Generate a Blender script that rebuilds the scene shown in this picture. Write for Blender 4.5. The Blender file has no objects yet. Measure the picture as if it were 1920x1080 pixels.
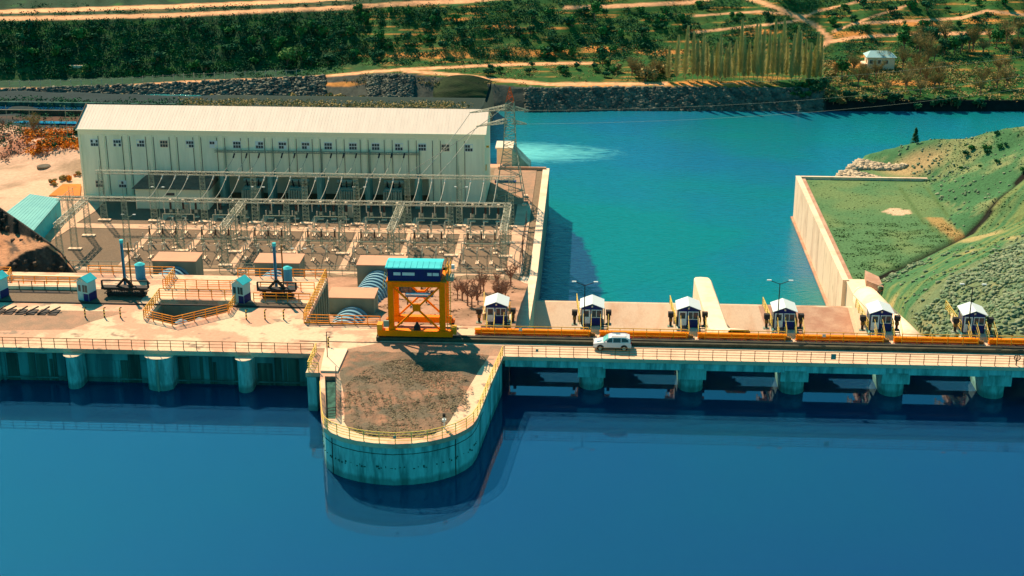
import bpy, math, random
import numpy as np
from mathutils import Vector, Matrix, noise as mnoise
from mathutils.geometry import tessellate_polygon
random.seed(7); R = random.Random(7)
rad = math.radians
sc = bpy.context.scene
COL = sc.collection

# ------------------------------------------------------------------ camera
F, PIT, YAW, H = 2800.0, rad(20.2), rad(3.1), 65.0
cam_d = bpy.data.cameras.new('camera'); cam = bpy.data.objects.new('camera', cam_d); COL.objects.link(cam)
cam.location = (0, 0, H)
cam.rotation_euler = (rad(90) - PIT, 0, YAW)
cam_d.sensor_width = 36.0; cam_d.lens = 36.0 * F / 1920.0
cam_d.clip_start = 1.0; cam_d.clip_end = 9000.0
sc.camera = cam

# ------------------------------------------------------------------ sky, sun, exposure
ELEV = 41.0; SROT = math.atan2(-0.50, 0.866)
world = bpy.data.worlds.new('World'); sc.world = world; world.use_nodes = True
wn, wl = world.node_tree.nodes, world.node_tree.links
bg = wn['Background']
sky = wn.new('ShaderNodeTexSky'); sky.sky_type = 'NISHITA'; sky.sun_disc = False
sky.sun_elevation = rad(ELEV); sky.sun_rotation = SROT; sky.air_density = 1.0; sky.dust_density = 0.6
tint = wn.new('ShaderNodeMix'); tint.data_type = 'RGBA'; tint.blend_type = 'MULTIPLY'; tint.inputs[0].default_value = 1.0
tint.inputs[7].default_value = (0.12, 1.00, 0.94, 1)
wl.new(sky.outputs[0], tint.inputs[6]); wl.new(tint.outputs[2], bg.inputs['Color'])
bg.inputs['Strength'].default_value = 0.070
sun_d = bpy.data.lights.new('sun', 'SUN'); sun = bpy.data.objects.new('sun', sun_d); COL.objects.link(sun)
sun_d.energy = 5.0; sun_d.angle = rad(0.5); sun_d.color = (1.0, 0.69, 0.465)
ce = math.cos(rad(ELEV))
sdir = Vector((0.50 * ce, -0.866 * ce, -math.sin(rad(ELEV))))
sun.rotation_euler = sdir.to_track_quat('-Z', 'Y').to_euler()
sun.location = (-80, 300, 150)
sc.view_settings.view_transform = 'Standard'; sc.view_settings.look = 'None'
sc.view_settings.exposure = 0.85; sc.view_settings.gamma = 1.0; sc.view_settings.use_curve_mapping = False

# ------------------------------------------------------------------ survey: picture point -> place on a level plane
_cp, _sp, _ca, _sa = math.cos(PIT), math.sin(PIT), math.cos(YAW), math.sin(YAW)
FW = Vector((-_sa * _cp, _ca * _cp, -_sp)); RT = Vector((_ca, _sa, 0)); UP = RT.cross(FW)
def ray(px, py): return FW + RT * ((px - 960) / F) - UP * ((py - 540) / F)
def G(px, py, z):
    d = ray(px, py); t = (z - H) / d.z
    return (d.x * t, d.y * t)
def GY(px, py, y):
    d = ray(px, py); t = y / d.y
    return (d.x * t, H + d.z * t)

def srgb(r, g, b):
    return tuple(((c / 255) / 12.92 if c / 255 <= .04045 else ((c / 255 + .055) / 1.055) ** 2.4) for c in (r, g, b))

# ------------------------------------------------------------------ materials
def nodes_of(name):
    m = bpy.data.materials.new(name); m.use_nodes = True
    nt = m.node_tree; b = nt.nodes['Principled BSDF']
    return m, nt, b
def mat(name, c, c2=None, scale=0.6, rough=0.85, lo=.4, hi=.62, bump=0.0, bscale=6.0, metal=0.0, stretch=(1, 1, 1), c3=None, s3=0.12,
        lo3=.5, hi3=.6, grain=0.18, gscale=5.0, attr=None, spec=0.04, rot=0.0, wline=False):
    m, nt, b = nodes_of(name); N, L = nt.nodes, nt.links
    geo = N.new('ShaderNodeNewGeometry')
    mp = N.new('ShaderNodeMapping'); mp.inputs['Scale'].default_value = stretch; mp.inputs['Rotation'].default_value = (0, 0, rot)
    L.new(geo.outputs['Position'], mp.inputs[0])
    def noise(sc_, det=5, src=mp):
        n = N.new('ShaderNodeTexNoise'); n.inputs['Scale'].default_value = sc_; n.inputs['Detail'].default_value = det
        n.inputs['Roughness'].default_value = .6
        L.new(src.outputs[0], n.inputs['Vector']); return n
    def mix(a, bcol, fac):
        x = N.new('ShaderNodeMix'); x.data_type = 'RGBA'
        if isinstance(a, tuple): x.inputs[6].default_value = (*a, 1)
        else: L.new(a, x.inputs[6])
        if isinstance(bcol, tuple): x.inputs[7].default_value = (*bcol, 1)
        else: L.new(bcol, x.inputs[7])
        L.new(fac, x.inputs[0]); return x.outputs[2]
    def ramp(src, a, bb):
        r = N.new('ShaderNodeMapRange'); r.inputs['From Min'].default_value = a; r.inputs['From Max'].default_value = bb
        L.new(src, r.inputs['Value']); return r.outputs[0]
    if attr:
        at = N.new('ShaderNodeAttribute'); at.attribute_name = attr; col = at.outputs['Color']
    else: col = c
    if c2 is not None: col = mix(col, c2, ramp(noise(scale).outputs[0], lo, hi))
    if c3 is not None: col = mix(col, c3, ramp(noise(s3, 3, geo if False else mp).outputs[0], lo3, hi3))
    if wline:      # damp dark band left by the changing water level
        sx = N.new('ShaderNodeSeparateXYZ'); L.new(geo.outputs['Position'], sx.inputs[0]); nw = noise(1.2, 4)
        ma = N.new('ShaderNodeMath'); ma.operation = 'MULTIPLY_ADD'; ma.inputs[1].default_value = -.9; L.new(nw.outputs[0], ma.inputs[0]); L.new(sx.outputs['Z'], ma.inputs[2])
        rz = N.new('ShaderNodeMapRange'); rz.inputs['From Min'].default_value = -4.15; rz.inputs['From Max'].default_value = -4.55; L.new(ma.outputs[0], rz.inputs['Value'])
        fz = N.new('ShaderNodeMath'); fz.operation = 'MULTIPLY'; fz.inputs[1].default_value = .55; L.new(rz.outputs[0], fz.inputs[0]); col = mix(col, (.05, .12, .10), fz.outputs[0])
    g = noise(gscale, 6)
    mm = N.new('ShaderNodeMath'); mm.operation = 'MULTIPLY_ADD'; mm.inputs[1].default_value = grain * 4; mm.inputs[2].default_value = 1 - grain * 2
    L.new(g.outputs[0], mm.inputs[0])
    vm = N.new('ShaderNodeVectorMath'); vm.operation = 'SCALE'
    if isinstance(col, tuple): vm.inputs[0].default_value = col
    else: L.new(col, vm.inputs[0])
    L.new(mm.outputs[0], vm.inputs['Scale']); L.new(vm.outputs[0], b.inputs['Base Color'])
    b.inputs['Roughness'].default_value = rough; b.inputs['Metallic'].default_value = metal
    b.inputs['Specular IOR Level'].default_value = spec
    if bump:
        bn = noise(bscale, 4); bu = N.new('ShaderNodeBump'); bu.inputs['Strength'].default_value = bump; bu.inputs['Distance'].default_value = .15
        L.new(bn.outputs[0], bu.inputs['Height']); L.new(bu.outputs[0], b.inputs['Normal'])
    return m

M = {}
M['deck'] = mat('deck_concrete', (.68, .54, .36), (.60, .36, .24), .16, lo=.47, hi=.53, c3=(.33, .25, .18), s3=.35, lo3=.60, hi3=.66, grain=.12, gscale=2.5, bump=.2)
M['deck_dirt'] = mat('deck_dirt', (.30, .22, .15), (.42, .26, .17), .5, grain=.2, bump=.4)
M['bridge'] = mat('bridge_concrete', (.72, .54, .37), (.60, .40, .27), .35, lo=.5, hi=.7, grain=.12, gscale=3, bump=.15)
M['conc'] = mat('shaded_weathered_concrete', (.26, .64, .60), (.10, .31, .29), .9, stretch=(1, 1, .18), lo=.45, hi=.60, wline=True, grain=.2, gscale=2.2, bump=.3, c3=(.32, .70, .68), s3=.25, lo3=.52, hi3=.7)  # teal of the shade is put into the concrete colour; streaks are stains
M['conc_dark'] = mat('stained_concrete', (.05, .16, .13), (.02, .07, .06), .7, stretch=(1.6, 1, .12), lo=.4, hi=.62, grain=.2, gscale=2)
M['pier_nose'] = mat('shaded_pier_concrete', (.26, .62, .58), (.12, .34, .31), 1.1, stretch=(1, 1, .2), lo=.44, hi=.62, wline=True, grain=.18, bump=.15)  # same teal shade, put into the pier concrete colour
M['joint'] = mat('joint_filler', (.06, .06, .05))
M['wall_pale'] = mat('pale_wall_concrete', (.86, .68, .48), (.74, .56, .39), .18, lo=.5, hi=.62, stretch=(1, 1, .5), grain=.08, gscale=2, c3=(.50, .38, .26), s3=.5, lo3=.62, hi3=.8)
M['wall_top'] = mat('brown_wall_coping', (.42, .25, .17), (.52, .36, .25), .4, grain=.12)
M['chute'] = mat('spillway_concrete', (.62, .50, .36), (.55, .38, .25), .22, lo=.48, hi=.66, stretch=(1, .35, 1), grain=.1, c3=(.40, .24, .15), s3=.09, lo3=.56, hi3=.64)
M['block'] = mat('anchor_block_concrete', (.26, .32, .24), (.17, .23, .18), .5, grain=.16, gscale=2, bump=.2, stretch=(1, 1, .4))  # shade of the block fronts put into a darker, greener colour
M['block_top'] = mat('anchor_block_top', (.66, .37, .23), (.58, .34, .22), .5, grain=.08)  # sunlit tops of the same concrete, light put into the colour
M['steel_pipe'] = mat('blue_grey_pipe_steel', (.03, .10, .19), (.02, .08, .15), .4, rough=.45, grain=.1)
M['pipe_ring'] = mat('pale_pipe_ring', (.20, .40, .48), rough=.45, grain=.1)
M['ph_wall'] = mat('powerhouse_wall_paint', (.84, .90, .68), (.70, .79, .58), .35, stretch=(1, 1, .12), lo=.44, hi=.64, grain=.08, gscale=1.5)
M['ph_trim'] = mat('powerhouse_pilaster_paint', (.85, .88, .64), grain=.06)
M['roof'] = mat('white_roof_sheet', (.88, .80, .66), (.82, .74, .61), .35, grain=.05, rough=.6, stretch=(3, .3, 1))
M['white'] = mat('white_paint', (.62, .74, .74), grain=.05, rough=.5)
M['white_warm'] = mat('cream_paint', (.75, .66, .5), grain=.06, rough=.6)
M['glass'] = mat('dark_window_glass', (.03, .07, .08), rough=.15, grain=.05, spec=.3)
M['stubble'] = mat('dry_grey_stubble', (.29, .25, .16), (.20, .19, .12), .5, grain=.3, gscale=3)
M['navy'] = mat('navy_panel_paint', (.02, .03, .16), (.02, .04, .13), 1.5, rough=.5, grain=.06)
M['cyan'] = mat('cyan_roof_sheet', (.06, .64, .68), (.05, .55, .60), .8, rough=.5, grain=.06)
M['teal_roof'] = mat('pale_teal_roof_sheet', (.14, .48, .46), (.11, .42, .42), .3, rough=.5, grain=.05)
M['booth_wall'] = mat('pale_blue_booth_wall', (.36, .62, .62), rough=.5, grain=.05)
M['orange'] = mat('orange_steel_paint', (.96, .25, .003), (.90, .20, .004), .8, rough=.5, grain=.12, lo=.5, hi=.75)
M['orange_worn'] = mat('worn_orange_steel_paint', (.85, .20, .02), (.6, .15, .03), .9, rough=.6, grain=.16)
M['orange_rail'] = mat('toplit_orange_rail_paint', (.95, .36, .03), (.80, .26, .02), 1.2, rough=.5, grain=.1)  # yellower orange: light on the rail tops put into the colour
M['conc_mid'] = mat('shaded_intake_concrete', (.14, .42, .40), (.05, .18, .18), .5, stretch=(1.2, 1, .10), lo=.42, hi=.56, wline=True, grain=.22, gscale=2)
M['yellow'] = mat('yellow_rail_paint', (.80, .42, .04), (.62, .30, .03), 1.2, rough=.5, grain=.1)
M['yellow_pale'] = mat('pale_yellow_rail_paint', (.85, .62, .14), rough=.5, grain=.1)
M['rust_rail'] = mat('brown_rail_paint', (.26, .15, .05), (.18, .09, .03), 1.5, rough=.6)
M['dark_steel'] = mat('dark_steel', (.028, .035, .04), (.05, .04, .03), 1.5, rough=.6)
M['rail_beam'] = mat('dark_rail_beam', (.09, .09, .06), (.05, .055, .04), .7, rough=.6, grain=.2)
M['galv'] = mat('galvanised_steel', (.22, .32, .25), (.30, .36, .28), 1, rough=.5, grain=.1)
M['galv_lit'] = mat('sunlit_galvanised_steel', (.55, .55, .42), (.42, .44, .34), .8, rough=.5, grain=.1)  # lighter copy of the galvanised steel, sunlight put into the colour
M['porcelain'] = mat('brown_black_porcelain', (.02, .016, .02), rough=.25, grain=.05, spec=.5)
M['porcelain_w'] = mat('pale_porcelain', (.62, .58, .46), rough=.3, grain=.05)
M['wire'] = mat('aluminium_conductor', (.38, .40, .32), rough=.45, grain=.05)
M['red'] = mat('red_paint', (.55, .12, .04), grain=.1)
M['blue'] = mat('blue_cylinder_paint', (.05, .28, .45), (.04, .22, .40), .8, rough=.45, grain=.08)
M['car'] = mat('white_car_paint', (.74, .76, .74), rough=.25, grain=.02, spec=.5)
M['tyre'] = mat('black_rubber', (.02, .02, .02), grain=.1)
M['plastic'] = mat('grey_plastic_trim', (.06, .06, .06), grain=.05)
M['lamp_red'] = mat('red_lamp_lens', (.5, .02, .02), rough=.2)
M['lamp_clear'] = mat('clear_lamp_lens', (.6, .62, .6), rough=.15)
M['gravel'] = mat('switchyard_gravel', (.20, .155, .105), (.15, .125, .09), .12, grain=.25, gscale=4, bump=.4, bscale=8, lo=.35, hi=.7)
M['path'] = mat('pale_concrete_path', (.66, .46, .30), (.54, .37, .25), .4, grain=.12)
M['soil'] = mat('island_soil', (.21, .15, .10), (.33, .185, .115), .16, lo=.44, hi=.60, c3=(.15, .135, .095), s3=.35, lo3=.44, hi3=.58, grain=.30, gscale=7, bump=.7, bscale=5)
M['ground'] = mat('ground_cover', (1, 1, 1), attr='cover', grain=.20, gscale=1.6, bump=.5, bscale=2.0)
M['far'] = mat('far_ground_cover', (1, 1, 1), attr='cover', grain=.34, gscale=.7, bump=.8, bscale=.8)
M['emb'] = mat('embankment_cover', (1, 1, 1), attr='cover', grain=.34, gscale=2.2, bump=.9, bscale=2.4)
M['rock_teal'] = mat('grey_revetment_rock', (.16, .19, .15), (.07, .09, .08), .5, grain=.3, gscale=2)
M['rock_pale'] = mat('pale_shore_rock', (.52, .46, .32), (.38, .34, .24), .7, grain=.25, gscale=2)
M['rock_green'] = mat('grey_green_rock', (.10, .19, .11), (.23, .29, .18), .6, grain=.3, gscale=2)
M['rock_dark'] = mat('dark_knoll_rock', (.05, .05, .045), (.12, .09, .06), .35, grain=.3, gscale=1.5, bump=1, bscale=1.2, rot=.6, stretch=(1, 2.2, 1))
M['leaf_dark'] = mat('dark_green_foliage', (.014, .095, .052), (.028, .145, .062), .25, grain=.3, gscale=1)
M['leaf_mid'] = mat('mid_green_foliage', (.05, .22, .055), (.03, .14, .045), .3, grain=.3, gscale=1)
M['leaf_light'] = mat('light_green_foliage', (.14, .30, .08), (.10, .22, .07), .4, grain=.2)
M['leaf_olive'] = mat('bare_olive_twigs', (.36, .29, .12), (.24, .21, .08), .3, grain=.3, gscale=1)
M['twig_gold'] = mat('golden_bare_twigs', (.54, .52, .22), (.40, .41, .18), .3, grain=.25, gscale=1)
M['twig_brown'] = mat('brown_bare_twigs', (.30, .18, .12), (.22, .13, .09), .8, grain=.2)
M['leaf_orange'] = mat('orange_autumn_foliage', (.72, .26, .02), (.45, .13, .02), .5, grain=.3)
M['conifer'] = mat('dark_conifer_foliage', (.02, .09, .03), grain=.3)
M['grass'] = mat('grass_tufts', (.11, .24, .09), (.08, .18, .06), .3, grain=.3, gscale=2)
M['mound'] = mat('dark_spoil_mound', (.05, .085, .035), (.035, .06, .03), .25, grain=.25, gscale=1.5, bump=.6, bscale=1.5, stretch=(1, 3, 1))

def water(name, base, tintc, rough, bump, bscale, stretch, base2=None, foam=None, level=.5, ior=1.33, dark_patch=False, sss=False):
    m, nt, b = nodes_of(name); N, L = nt.nodes, nt.links
    geo = N.new('ShaderNodeNewGeometry'); mp = N.new('ShaderNodeMapping'); mp.inputs['Scale'].default_value = stretch
    L.new(geo.outputs['Position'], mp.inputs[0])
    n1 = N.new('ShaderNodeTexNoise'); n1.inputs['Scale'].default_value = bscale; n1.inputs['Detail'].default_value = 5; L.new(mp.outputs[0], n1.inputs['Vector'])
    bu = N.new('ShaderNodeBump'); bu.inputs['Strength'].default_value = bump; bu.inputs['Distance'].default_value = .2
    L.new(n1.outputs[0], bu.inputs['Height']); L.new(bu.outputs[0], b.inputs['Normal'])
    n2 = N.new('ShaderNodeTexNoise'); n2.inputs['Scale'].default_value = .02; n2.inputs['Detail'].default_value = 3; L.new(geo.outputs['Position'], n2.inputs['Vector'])
    r = N.new('ShaderNodeMapRange'); r.inputs['From Min'].default_value = .4; r.inputs['From Max'].default_value = .62; L.new(n2.outputs[0], r.inputs['Value'])
    x = N.new('ShaderNodeMix'); x.data_type = 'RGBA'; x.inputs[6].default_value = (*base, 1); x.inputs[7].default_value = (*(base2 or base), 1)
    L.new(r.outputs[0], x.inputs[0]); col = x.outputs[2]
    if foam:
        cx, cy, rx, ry, fz = foam
        mp2 = N.new('ShaderNodeMapping'); mp2.vector_type = 'POINT'
        mp2.inputs['Location'].default_value = (-cx / rx, -cy / ry, -fz / 5); mp2.inputs['Scale'].default_value = (1 / rx, 1 / ry, 1 / 5)
        L.new(geo.outputs['Position'], mp2.inputs[0])
        ln = N.new('ShaderNodeVectorMath'); ln.operation = 'LENGTH'; L.new(mp2.outputs[0], ln.inputs[0])
        fr = N.new('ShaderNodeMapRange'); fr.inputs['From Min'].default_value = 1; fr.inputs['From Max'].default_value = 0.05; L.new(ln.outputs['Value'], fr.inputs['Value'])
        mp3 = N.new('ShaderNodeMapping'); mp3.inputs['Scale'].default_value = (.11, .42, 1); L.new(geo.outputs['Position'], mp3.inputs[0])
        nf = N.new('ShaderNodeTexNoise'); nf.inputs['Scale'].default_value = 1.0; nf.inputs['Detail'].default_value = 8; nf.inputs['Roughness'].default_value = .7; nf.inputs['Distortion'].default_value = 2.2
        L.new(mp3.outputs[0], nf.inputs['Vector'])
        ad = N.new('ShaderNodeMath'); ad.operation = 'ADD'; L.new(fr.outputs[0], ad.inputs[0]); L.new(nf.outputs[0], ad.inputs[1])
        f2 = N.new('ShaderNodeMapRange'); f2.inputs['From Min'].default_value = .84; f2.inputs['From Max'].default_value = 1.35; L.new(ad.outputs[0], f2.inputs['Value'])
        x2 = N.new('ShaderNodeMix'); x2.data_type = 'RGBA'; L.new(col, x2.inputs[6]); x2.inputs[7].default_value = (.16, .66, .66, 1); L.new(f2.outputs[0], x2.inputs[0]); col = x2.outputs[2]
    if dark_patch:      # darker blue ellipse in the water along the quay wall
        mp4 = N.new('ShaderNodeMapping'); mp4.inputs['Location'].default_value = (9 / 11.5, -238 / 50, 0); mp4.inputs['Scale'].default_value = (1 / 11.5, 1 / 50, 0)
        L.new(geo.outputs['Position'], mp4.inputs[0]); l4 = N.new('ShaderNodeVectorMath'); l4.operation = 'LENGTH'; L.new(mp4.outputs[0], l4.inputs[0])
        n4 = N.new('ShaderNodeTexNoise'); n4.inputs['Scale'].default_value = .5; n4.inputs['Detail'].default_value = 4; L.new(geo.outputs['Position'], n4.inputs['Vector'])
        a4 = N.new('ShaderNodeMath'); a4.operation = 'MULTIPLY_ADD'; a4.inputs[1].default_value = .22; L.new(n4.outputs[0], a4.inputs[0]); L.new(l4.outputs['Value'], a4.inputs[2])
        r4 = N.new('ShaderNodeMapRange'); r4.inputs['From Min'].default_value = 1.08; r4.inputs['From Max'].default_value = 1.15; L.new(a4.outputs[0], r4.inputs['Value'])
        x4 = N.new('ShaderNodeMix'); x4.data_type = 'RGBA'; x4.inputs[6].default_value = (.012, .045, .12, 1); L.new(col, x4.inputs[7]); L.new(r4.outputs[0], x4.inputs[0]); col = x4.outputs[2]
    L.new(col, b.inputs['Base Color'])
    b.inputs['Roughness'].default_value = rough; b.inputs['IOR'].default_value = ior
    b.inputs['Specular IOR Level'].default_value = level; b.inputs['Specular Tint'].default_value = (*tintc, 1)
    if sss: b.inputs['Subsurface Weight'].default_value = 1.0; b.inputs['Subsurface Radius'].default_value = (.5, 1.6, 2.0); b.inputs['Subsurface Scale'].default_value = .4
    return m
M['reservoir'] = water('reservoir_water', (.007, .060, .150), (.45, .5, 1.0), .03, .015, .35, (1, .5, 1), base2=(.006, .070, .140), level=.5, ior=1.95, sss=True)
M['river'] = water('river_water', (.002, .175, .185), (.2, .85, 1.0), .18, .9, 1.2, (.45, 1.5, 1), base2=(.006, .135, .25), dark_patch=True, foam=(-22, 341, 44, 16, -26.5), level=.5)

# ------------------------------------------------------------------ mesh builder
class MB:
    def __init__(s): s.v = []; s.f = []
    def add(s, vs, fs):
        n = len(s.v); s.v += [tuple(p) for p in vs]; s.f += [tuple(i + n for i in f) for f in fs]; return s
    def box(s, x0, x1, y0, y1, z0, z1):
        return s.add([(x0, y0, z0), (x1, y0, z0), (x1, y1, z0), (x0, y1, z0), (x0, y0, z1), (x1, y0, z1), (x1, y1, z1), (x0, y1, z1)],
                     [(0, 3, 2, 1), (4, 5, 6, 7), (0, 1, 5, 4), (1, 2, 6, 5), (2, 3, 7, 6), (3, 0, 4, 7)])
    def cbox(s, c, d): return s.box(c[0] - d[0] / 2, c[0] + d[0] / 2, c[1] - d[1] / 2, c[1] + d[1] / 2, c[2] - d[2] / 2, c[2] + d[2] / 2)
    def tube(s, p, q, r, n=8, r2=None, cap=True):
        p, q = Vector(p), Vector(q); d = (q - p)
        if d.length < 1e-6: return s
        d.normalize(); a = Vector((0, 0, 1)) if abs(d.z) < .9 else Vector((1, 0, 0))
        u = d.cross(a).normalized(); w = d.cross(u); r2 = r if r2 is None else r2; vs = []
        for k, (c, rr) in enumerate(((p, r), (q, r2))):
            for i in range(n):
                t = 2 * math.pi * (i + .5) / n; vs.append(c + u * (rr * math.cos(t)) + w * (rr * math.sin(t)))
        fs = [(i, (i + 1) % n, n + (i + 1) % n, n + i) for i in range(n)]
        if cap: fs += [tuple(range(n - 1, -1, -1)), tuple(range(n, 2 * n))]
        return s.add(vs, fs)
    def bar(s, p, q, w, cap=True): return s.tube(p, q, w * .7071, 4, cap=cap)
    def prism(s, pts, z0, z1, hole=None):
        loops = [list(pts)] + ([list(hole)] if hole else [])
        tri = tessellate_polygon([[Vector((x, y, 0)) for x, y in l] for l in loops])
        flat = [p for l in loops for p in l]; n = len(flat)
        vs = [(x, y, z0) for x, y in flat] + [(x, y, z1) for x, y in flat]; fs = []
        for t in tri:
            a, b, c = [Vector((*flat[i], 0)) for i in t]
            up = (b - a).cross(c - a).z > 0
            t2 = t if up else t[::-1]
            fs.append(tuple(i + n for i in t2)); fs.append(tuple(t2[::-1]))
        o = 0
        for li, l in enumerate(loops):
            m = len(l); area = sum(l[i][0] * l[(i + 1) % m][1] - l[(i + 1) % m][0] * l[i][1] for i in range(m))
            for i in range(m):
                a, b = o + i, o + (i + 1) % m
                q = (a, b, b + n, a + n)
                if (area < 0) != (li > 0): q = q[::-1]
                fs.append(q)
            o += m
        return s.add(vs, fs)
    def extr_x(s, prof, x0, x1):      # prof: closed (y, z) polygon
        n = len(prof); vs = [(x0, y, z) for y, z in prof] + [(x1, y, z) for y, z in prof]
        fs = [(i, (i + 1) % n, n + (i + 1) % n, n + i) for i in range(n)] + [tuple(range(n - 1, -1, -1)), tuple(range(n, 2 * n))]
        return s.add(vs, fs)
    def extr_y(s, prof, y0, y1):      # prof: closed (x, z)
        n = len(prof); vs = [(x, y0, z) for x, z in prof] + [(x, y1, z) for x, z in prof]
        fs = [(i, (i + 1) % n, n + (i + 1) % n, n + i) for i in range(n)] + [tuple(range(n - 1, -1, -1)), tuple(range(n, 2 * n))]
        return s.add(vs, fs)
    def lattice(s, p, q, w, h, n, t=.08, side=None):   # lattice girder of square section from p to q
        p, q = Vector(p), Vector(q); d = (q - p).normalized()
        sd = Vector(side) if side else Vector((0, 0, 1)).cross(d).normalized() if abs(d.z) < .9 else Vector((1, 0, 0))
        u = d.cross(sd).normalized()
        w2 = w if isinstance(w, tuple) else (w, w); h2 = h if isinstance(h, tuple) else (h, h)
        def ring(k):
            f = k / n; c = p.lerp(q, f); ww = (w2[0] + (w2[1] - w2[0]) * f) / 2; hh = (h2[0] + (h2[1] - h2[0]) * f) / 2
            return [c + sd * ww + u * hh, c - sd * ww + u * hh, c - sd * ww - u * hh, c + sd * ww - u * hh]
        r0 = ring(0); rn = ring(n)
        for i in range(4): s.bar(r0[i], rn[i], t, cap=False)
        for k in range(n):
            a, b = ring(k), ring(k + 1)
            for i in range(4):
                j = (i + 1) % 4
                if k % 2: s.bar(a[i], b[j], t * .7, cap=False)
                else: s.bar(a[j], b[i], t * .7, cap=False)
                if k: s.bar(a[i], a[j], t * .6, cap=False)
        return s
    def mesh(s, name, mt, org=(0, 0, 0), smooth=False):
        me = bpy.data.meshes.new(name)
        v = [(x - org[0], y - org[1], z - org[2]) for x, y, z in s.v]
        me.from_pydata(v, [], s.f); me.materials.append(M[mt] if isinstance(mt, str) else mt)
        if smooth: me.polygons.foreach_set('use_smooth', [True] * len(me.polygons))
        me.update(); return me

ORG = {}
def org(o):
    if o is None: return (0, 0, 0)
    while o.parent: o = o.parent
    return ORG.get(o.name, (0, 0, 0))
def part(mb, name, mt, parent, label=None, smooth=False, kind=None):
    me = mb if isinstance(mb, bpy.types.Mesh) else mb.mesh(name, mt, org(parent), smooth)
    o = bpy.data.objects.new(name, me); COL.objects.link(o)
    if parent: o.parent = parent
    if label: o['label'] = label
    if kind: o['kind'] = kind
    return o
def tag(o, label, cat, group=None, kind=None):
    if label: o['label'] = label
    if cat: o['category'] = cat
    if group: o['group'] = group
    if kind: o['kind'] = kind
    return o
def thing(name, label, cat, loc=(0, 0, 0), group=None, rz=0.0):
    o = bpy.data.objects.new(name, None); COL.objects.link(o); o.location = loc; o.rotation_euler = (0, 0, rz); o.empty_display_size = .2
    ORG[o.name] = tuple(loc); return tag(o, label, cat, group)
def solo(mb, name, mt, label, cat, group=None, loc=None, smooth=False):
    if loc is None:
        a = np.array(mb.v); loc = (float((a[:, 0].min() + a[:, 0].max()) / 2), float((a[:, 1].min() + a[:, 1].max()) / 2), float(a[:, 2].min()))
    o = bpy.data.objects.new(name, mb.mesh(name, mt, loc, smooth)); COL.objects.link(o); o.location = loc; ORG[o.name] = tuple(loc)
    return tag(o, label, cat, group)
def struct(mb, name, mt, parent=None, smooth=False, label=None):
    o = bpy.data.objects.new(name, mb.mesh(name, mt, (0, 0, 0), smooth)); COL.objects.link(o); o['kind'] = 'structure'
    if parent: o.parent = parent
    if label: o['label'] = label
    return o
KIDS = {}
def tree_copy(o, parent=None):
    c = o.copy(); COL.objects.link(c)
    if parent: c.parent = parent
    for ch in KIDS.setdefault(o.name, list(o.children)): tree_copy(ch, c)
    return c
def dup(root, loc, label=None, rz=None, group=None, scale=None):
    c = tree_copy(root); c.location = loc; ORG[c.name] = tuple(loc)
    if rz is not None: c.rotation_euler = (0, 0, rz)
    if label: c['label'] = label
    if group: c['group'] = group
    if scale: c.scale = scale if isinstance(scale, tuple) else (scale,) * 3
    return c
ORD = ['first', 'second', 'third', 'fourth', 'fifth', 'sixth', 'seventh', 'eighth', 'ninth', 'tenth', 'eleventh', 'twelfth', 'thirteenth', 'fourteenth', 'fifteenth', 'sixteenth', 'seventeenth', 'eighteenth']
class Placer:     # the first placing moves the prototype itself, later ones copy it
    ALL = []
    def __init__(s, root): s.root = root; s.used = False; Placer.ALL.append(s)
    def __call__(s, loc, label, rz=0.0, group=None, scale=None):
        if not s.used:
            s.used = True; r = s.root; r.location = loc; r.rotation_euler = (0, 0, rz); r['label'] = label
            if group: r['group'] = group
            if scale: r.scale = scale if isinstance(scale, tuple) else (scale,) * 3
            s.src = r; return r
        c = tree_copy(s.src); c.location = loc; c.rotation_euler = (0, 0, rz); c['label'] = label
        if group: c['group'] = group
        if scale: c.scale = scale if isinstance(scale, tuple) else (scale,) * 3
        else: c.scale = (1, 1, 1)
        return c

def fn(x, y, s=1.0, seed=0.0): return mnoise.noise(Vector((x * s + seed, y * s - seed, seed * .37)))
def fbm(x, y, s=1.0, seed=0.0, o=4):
    a, t = 1.0, 0.0
    for _ in range(o): t += a * fn(x, y, s, seed); a *= .5; s *= 2.03; seed += 7.1
    return t
def sstep(a, b, x):
    t = max(0.0, min(1.0, (x - a) / (b - a))); return t * t * (3 - 2 * t)
def lerp3(a, b, t): return tuple(a[i] + (b[i] - a[i]) * t for i in range(3))

def grid_mesh(name, mt, P, C=None, kind='structure', smooth=True):
    P = np.asarray(P, dtype=np.float32); nr, nc = P.shape[:2]
    idx = np.arange(nr * nc).reshape(nr, nc)
    q = np.stack([idx[:-1, :-1], idx[:-1, 1:], idx[1:, 1:], idx[1:, :-1]], -1).reshape(-1, 4)
    me = bpy.data.meshes.new(name); me.vertices.add(nr * nc); me.vertices.foreach_set('co', P.reshape(-1))
    me.loops.add(q.size); me.loops.foreach_set('vertex_index', q.reshape(-1).astype(np.int32))
    me.polygons.add(len(q)); me.polygons.foreach_set('loop_start', np.arange(0, q.size, 4, dtype=np.int32))
    me.polygons.foreach_set('use_smooth', np.full(len(q), smooth))
    me.update(calc_edges=True)
    if C is not None:
        a = me.color_attributes.new('cover', 'FLOAT_COLOR', 'POINT')
        c = np.ones((nr * nc, 4), np.float32); c[:, :3] = np.asarray(C, np.float32).reshape(-1, 3); a.data.foreach_set('color', c.reshape(-1))
    me.materials.append(M[mt]); o = bpy.data.objects.new(name, me); COL.objects.link(o); o['kind'] = kind
    return o
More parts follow.
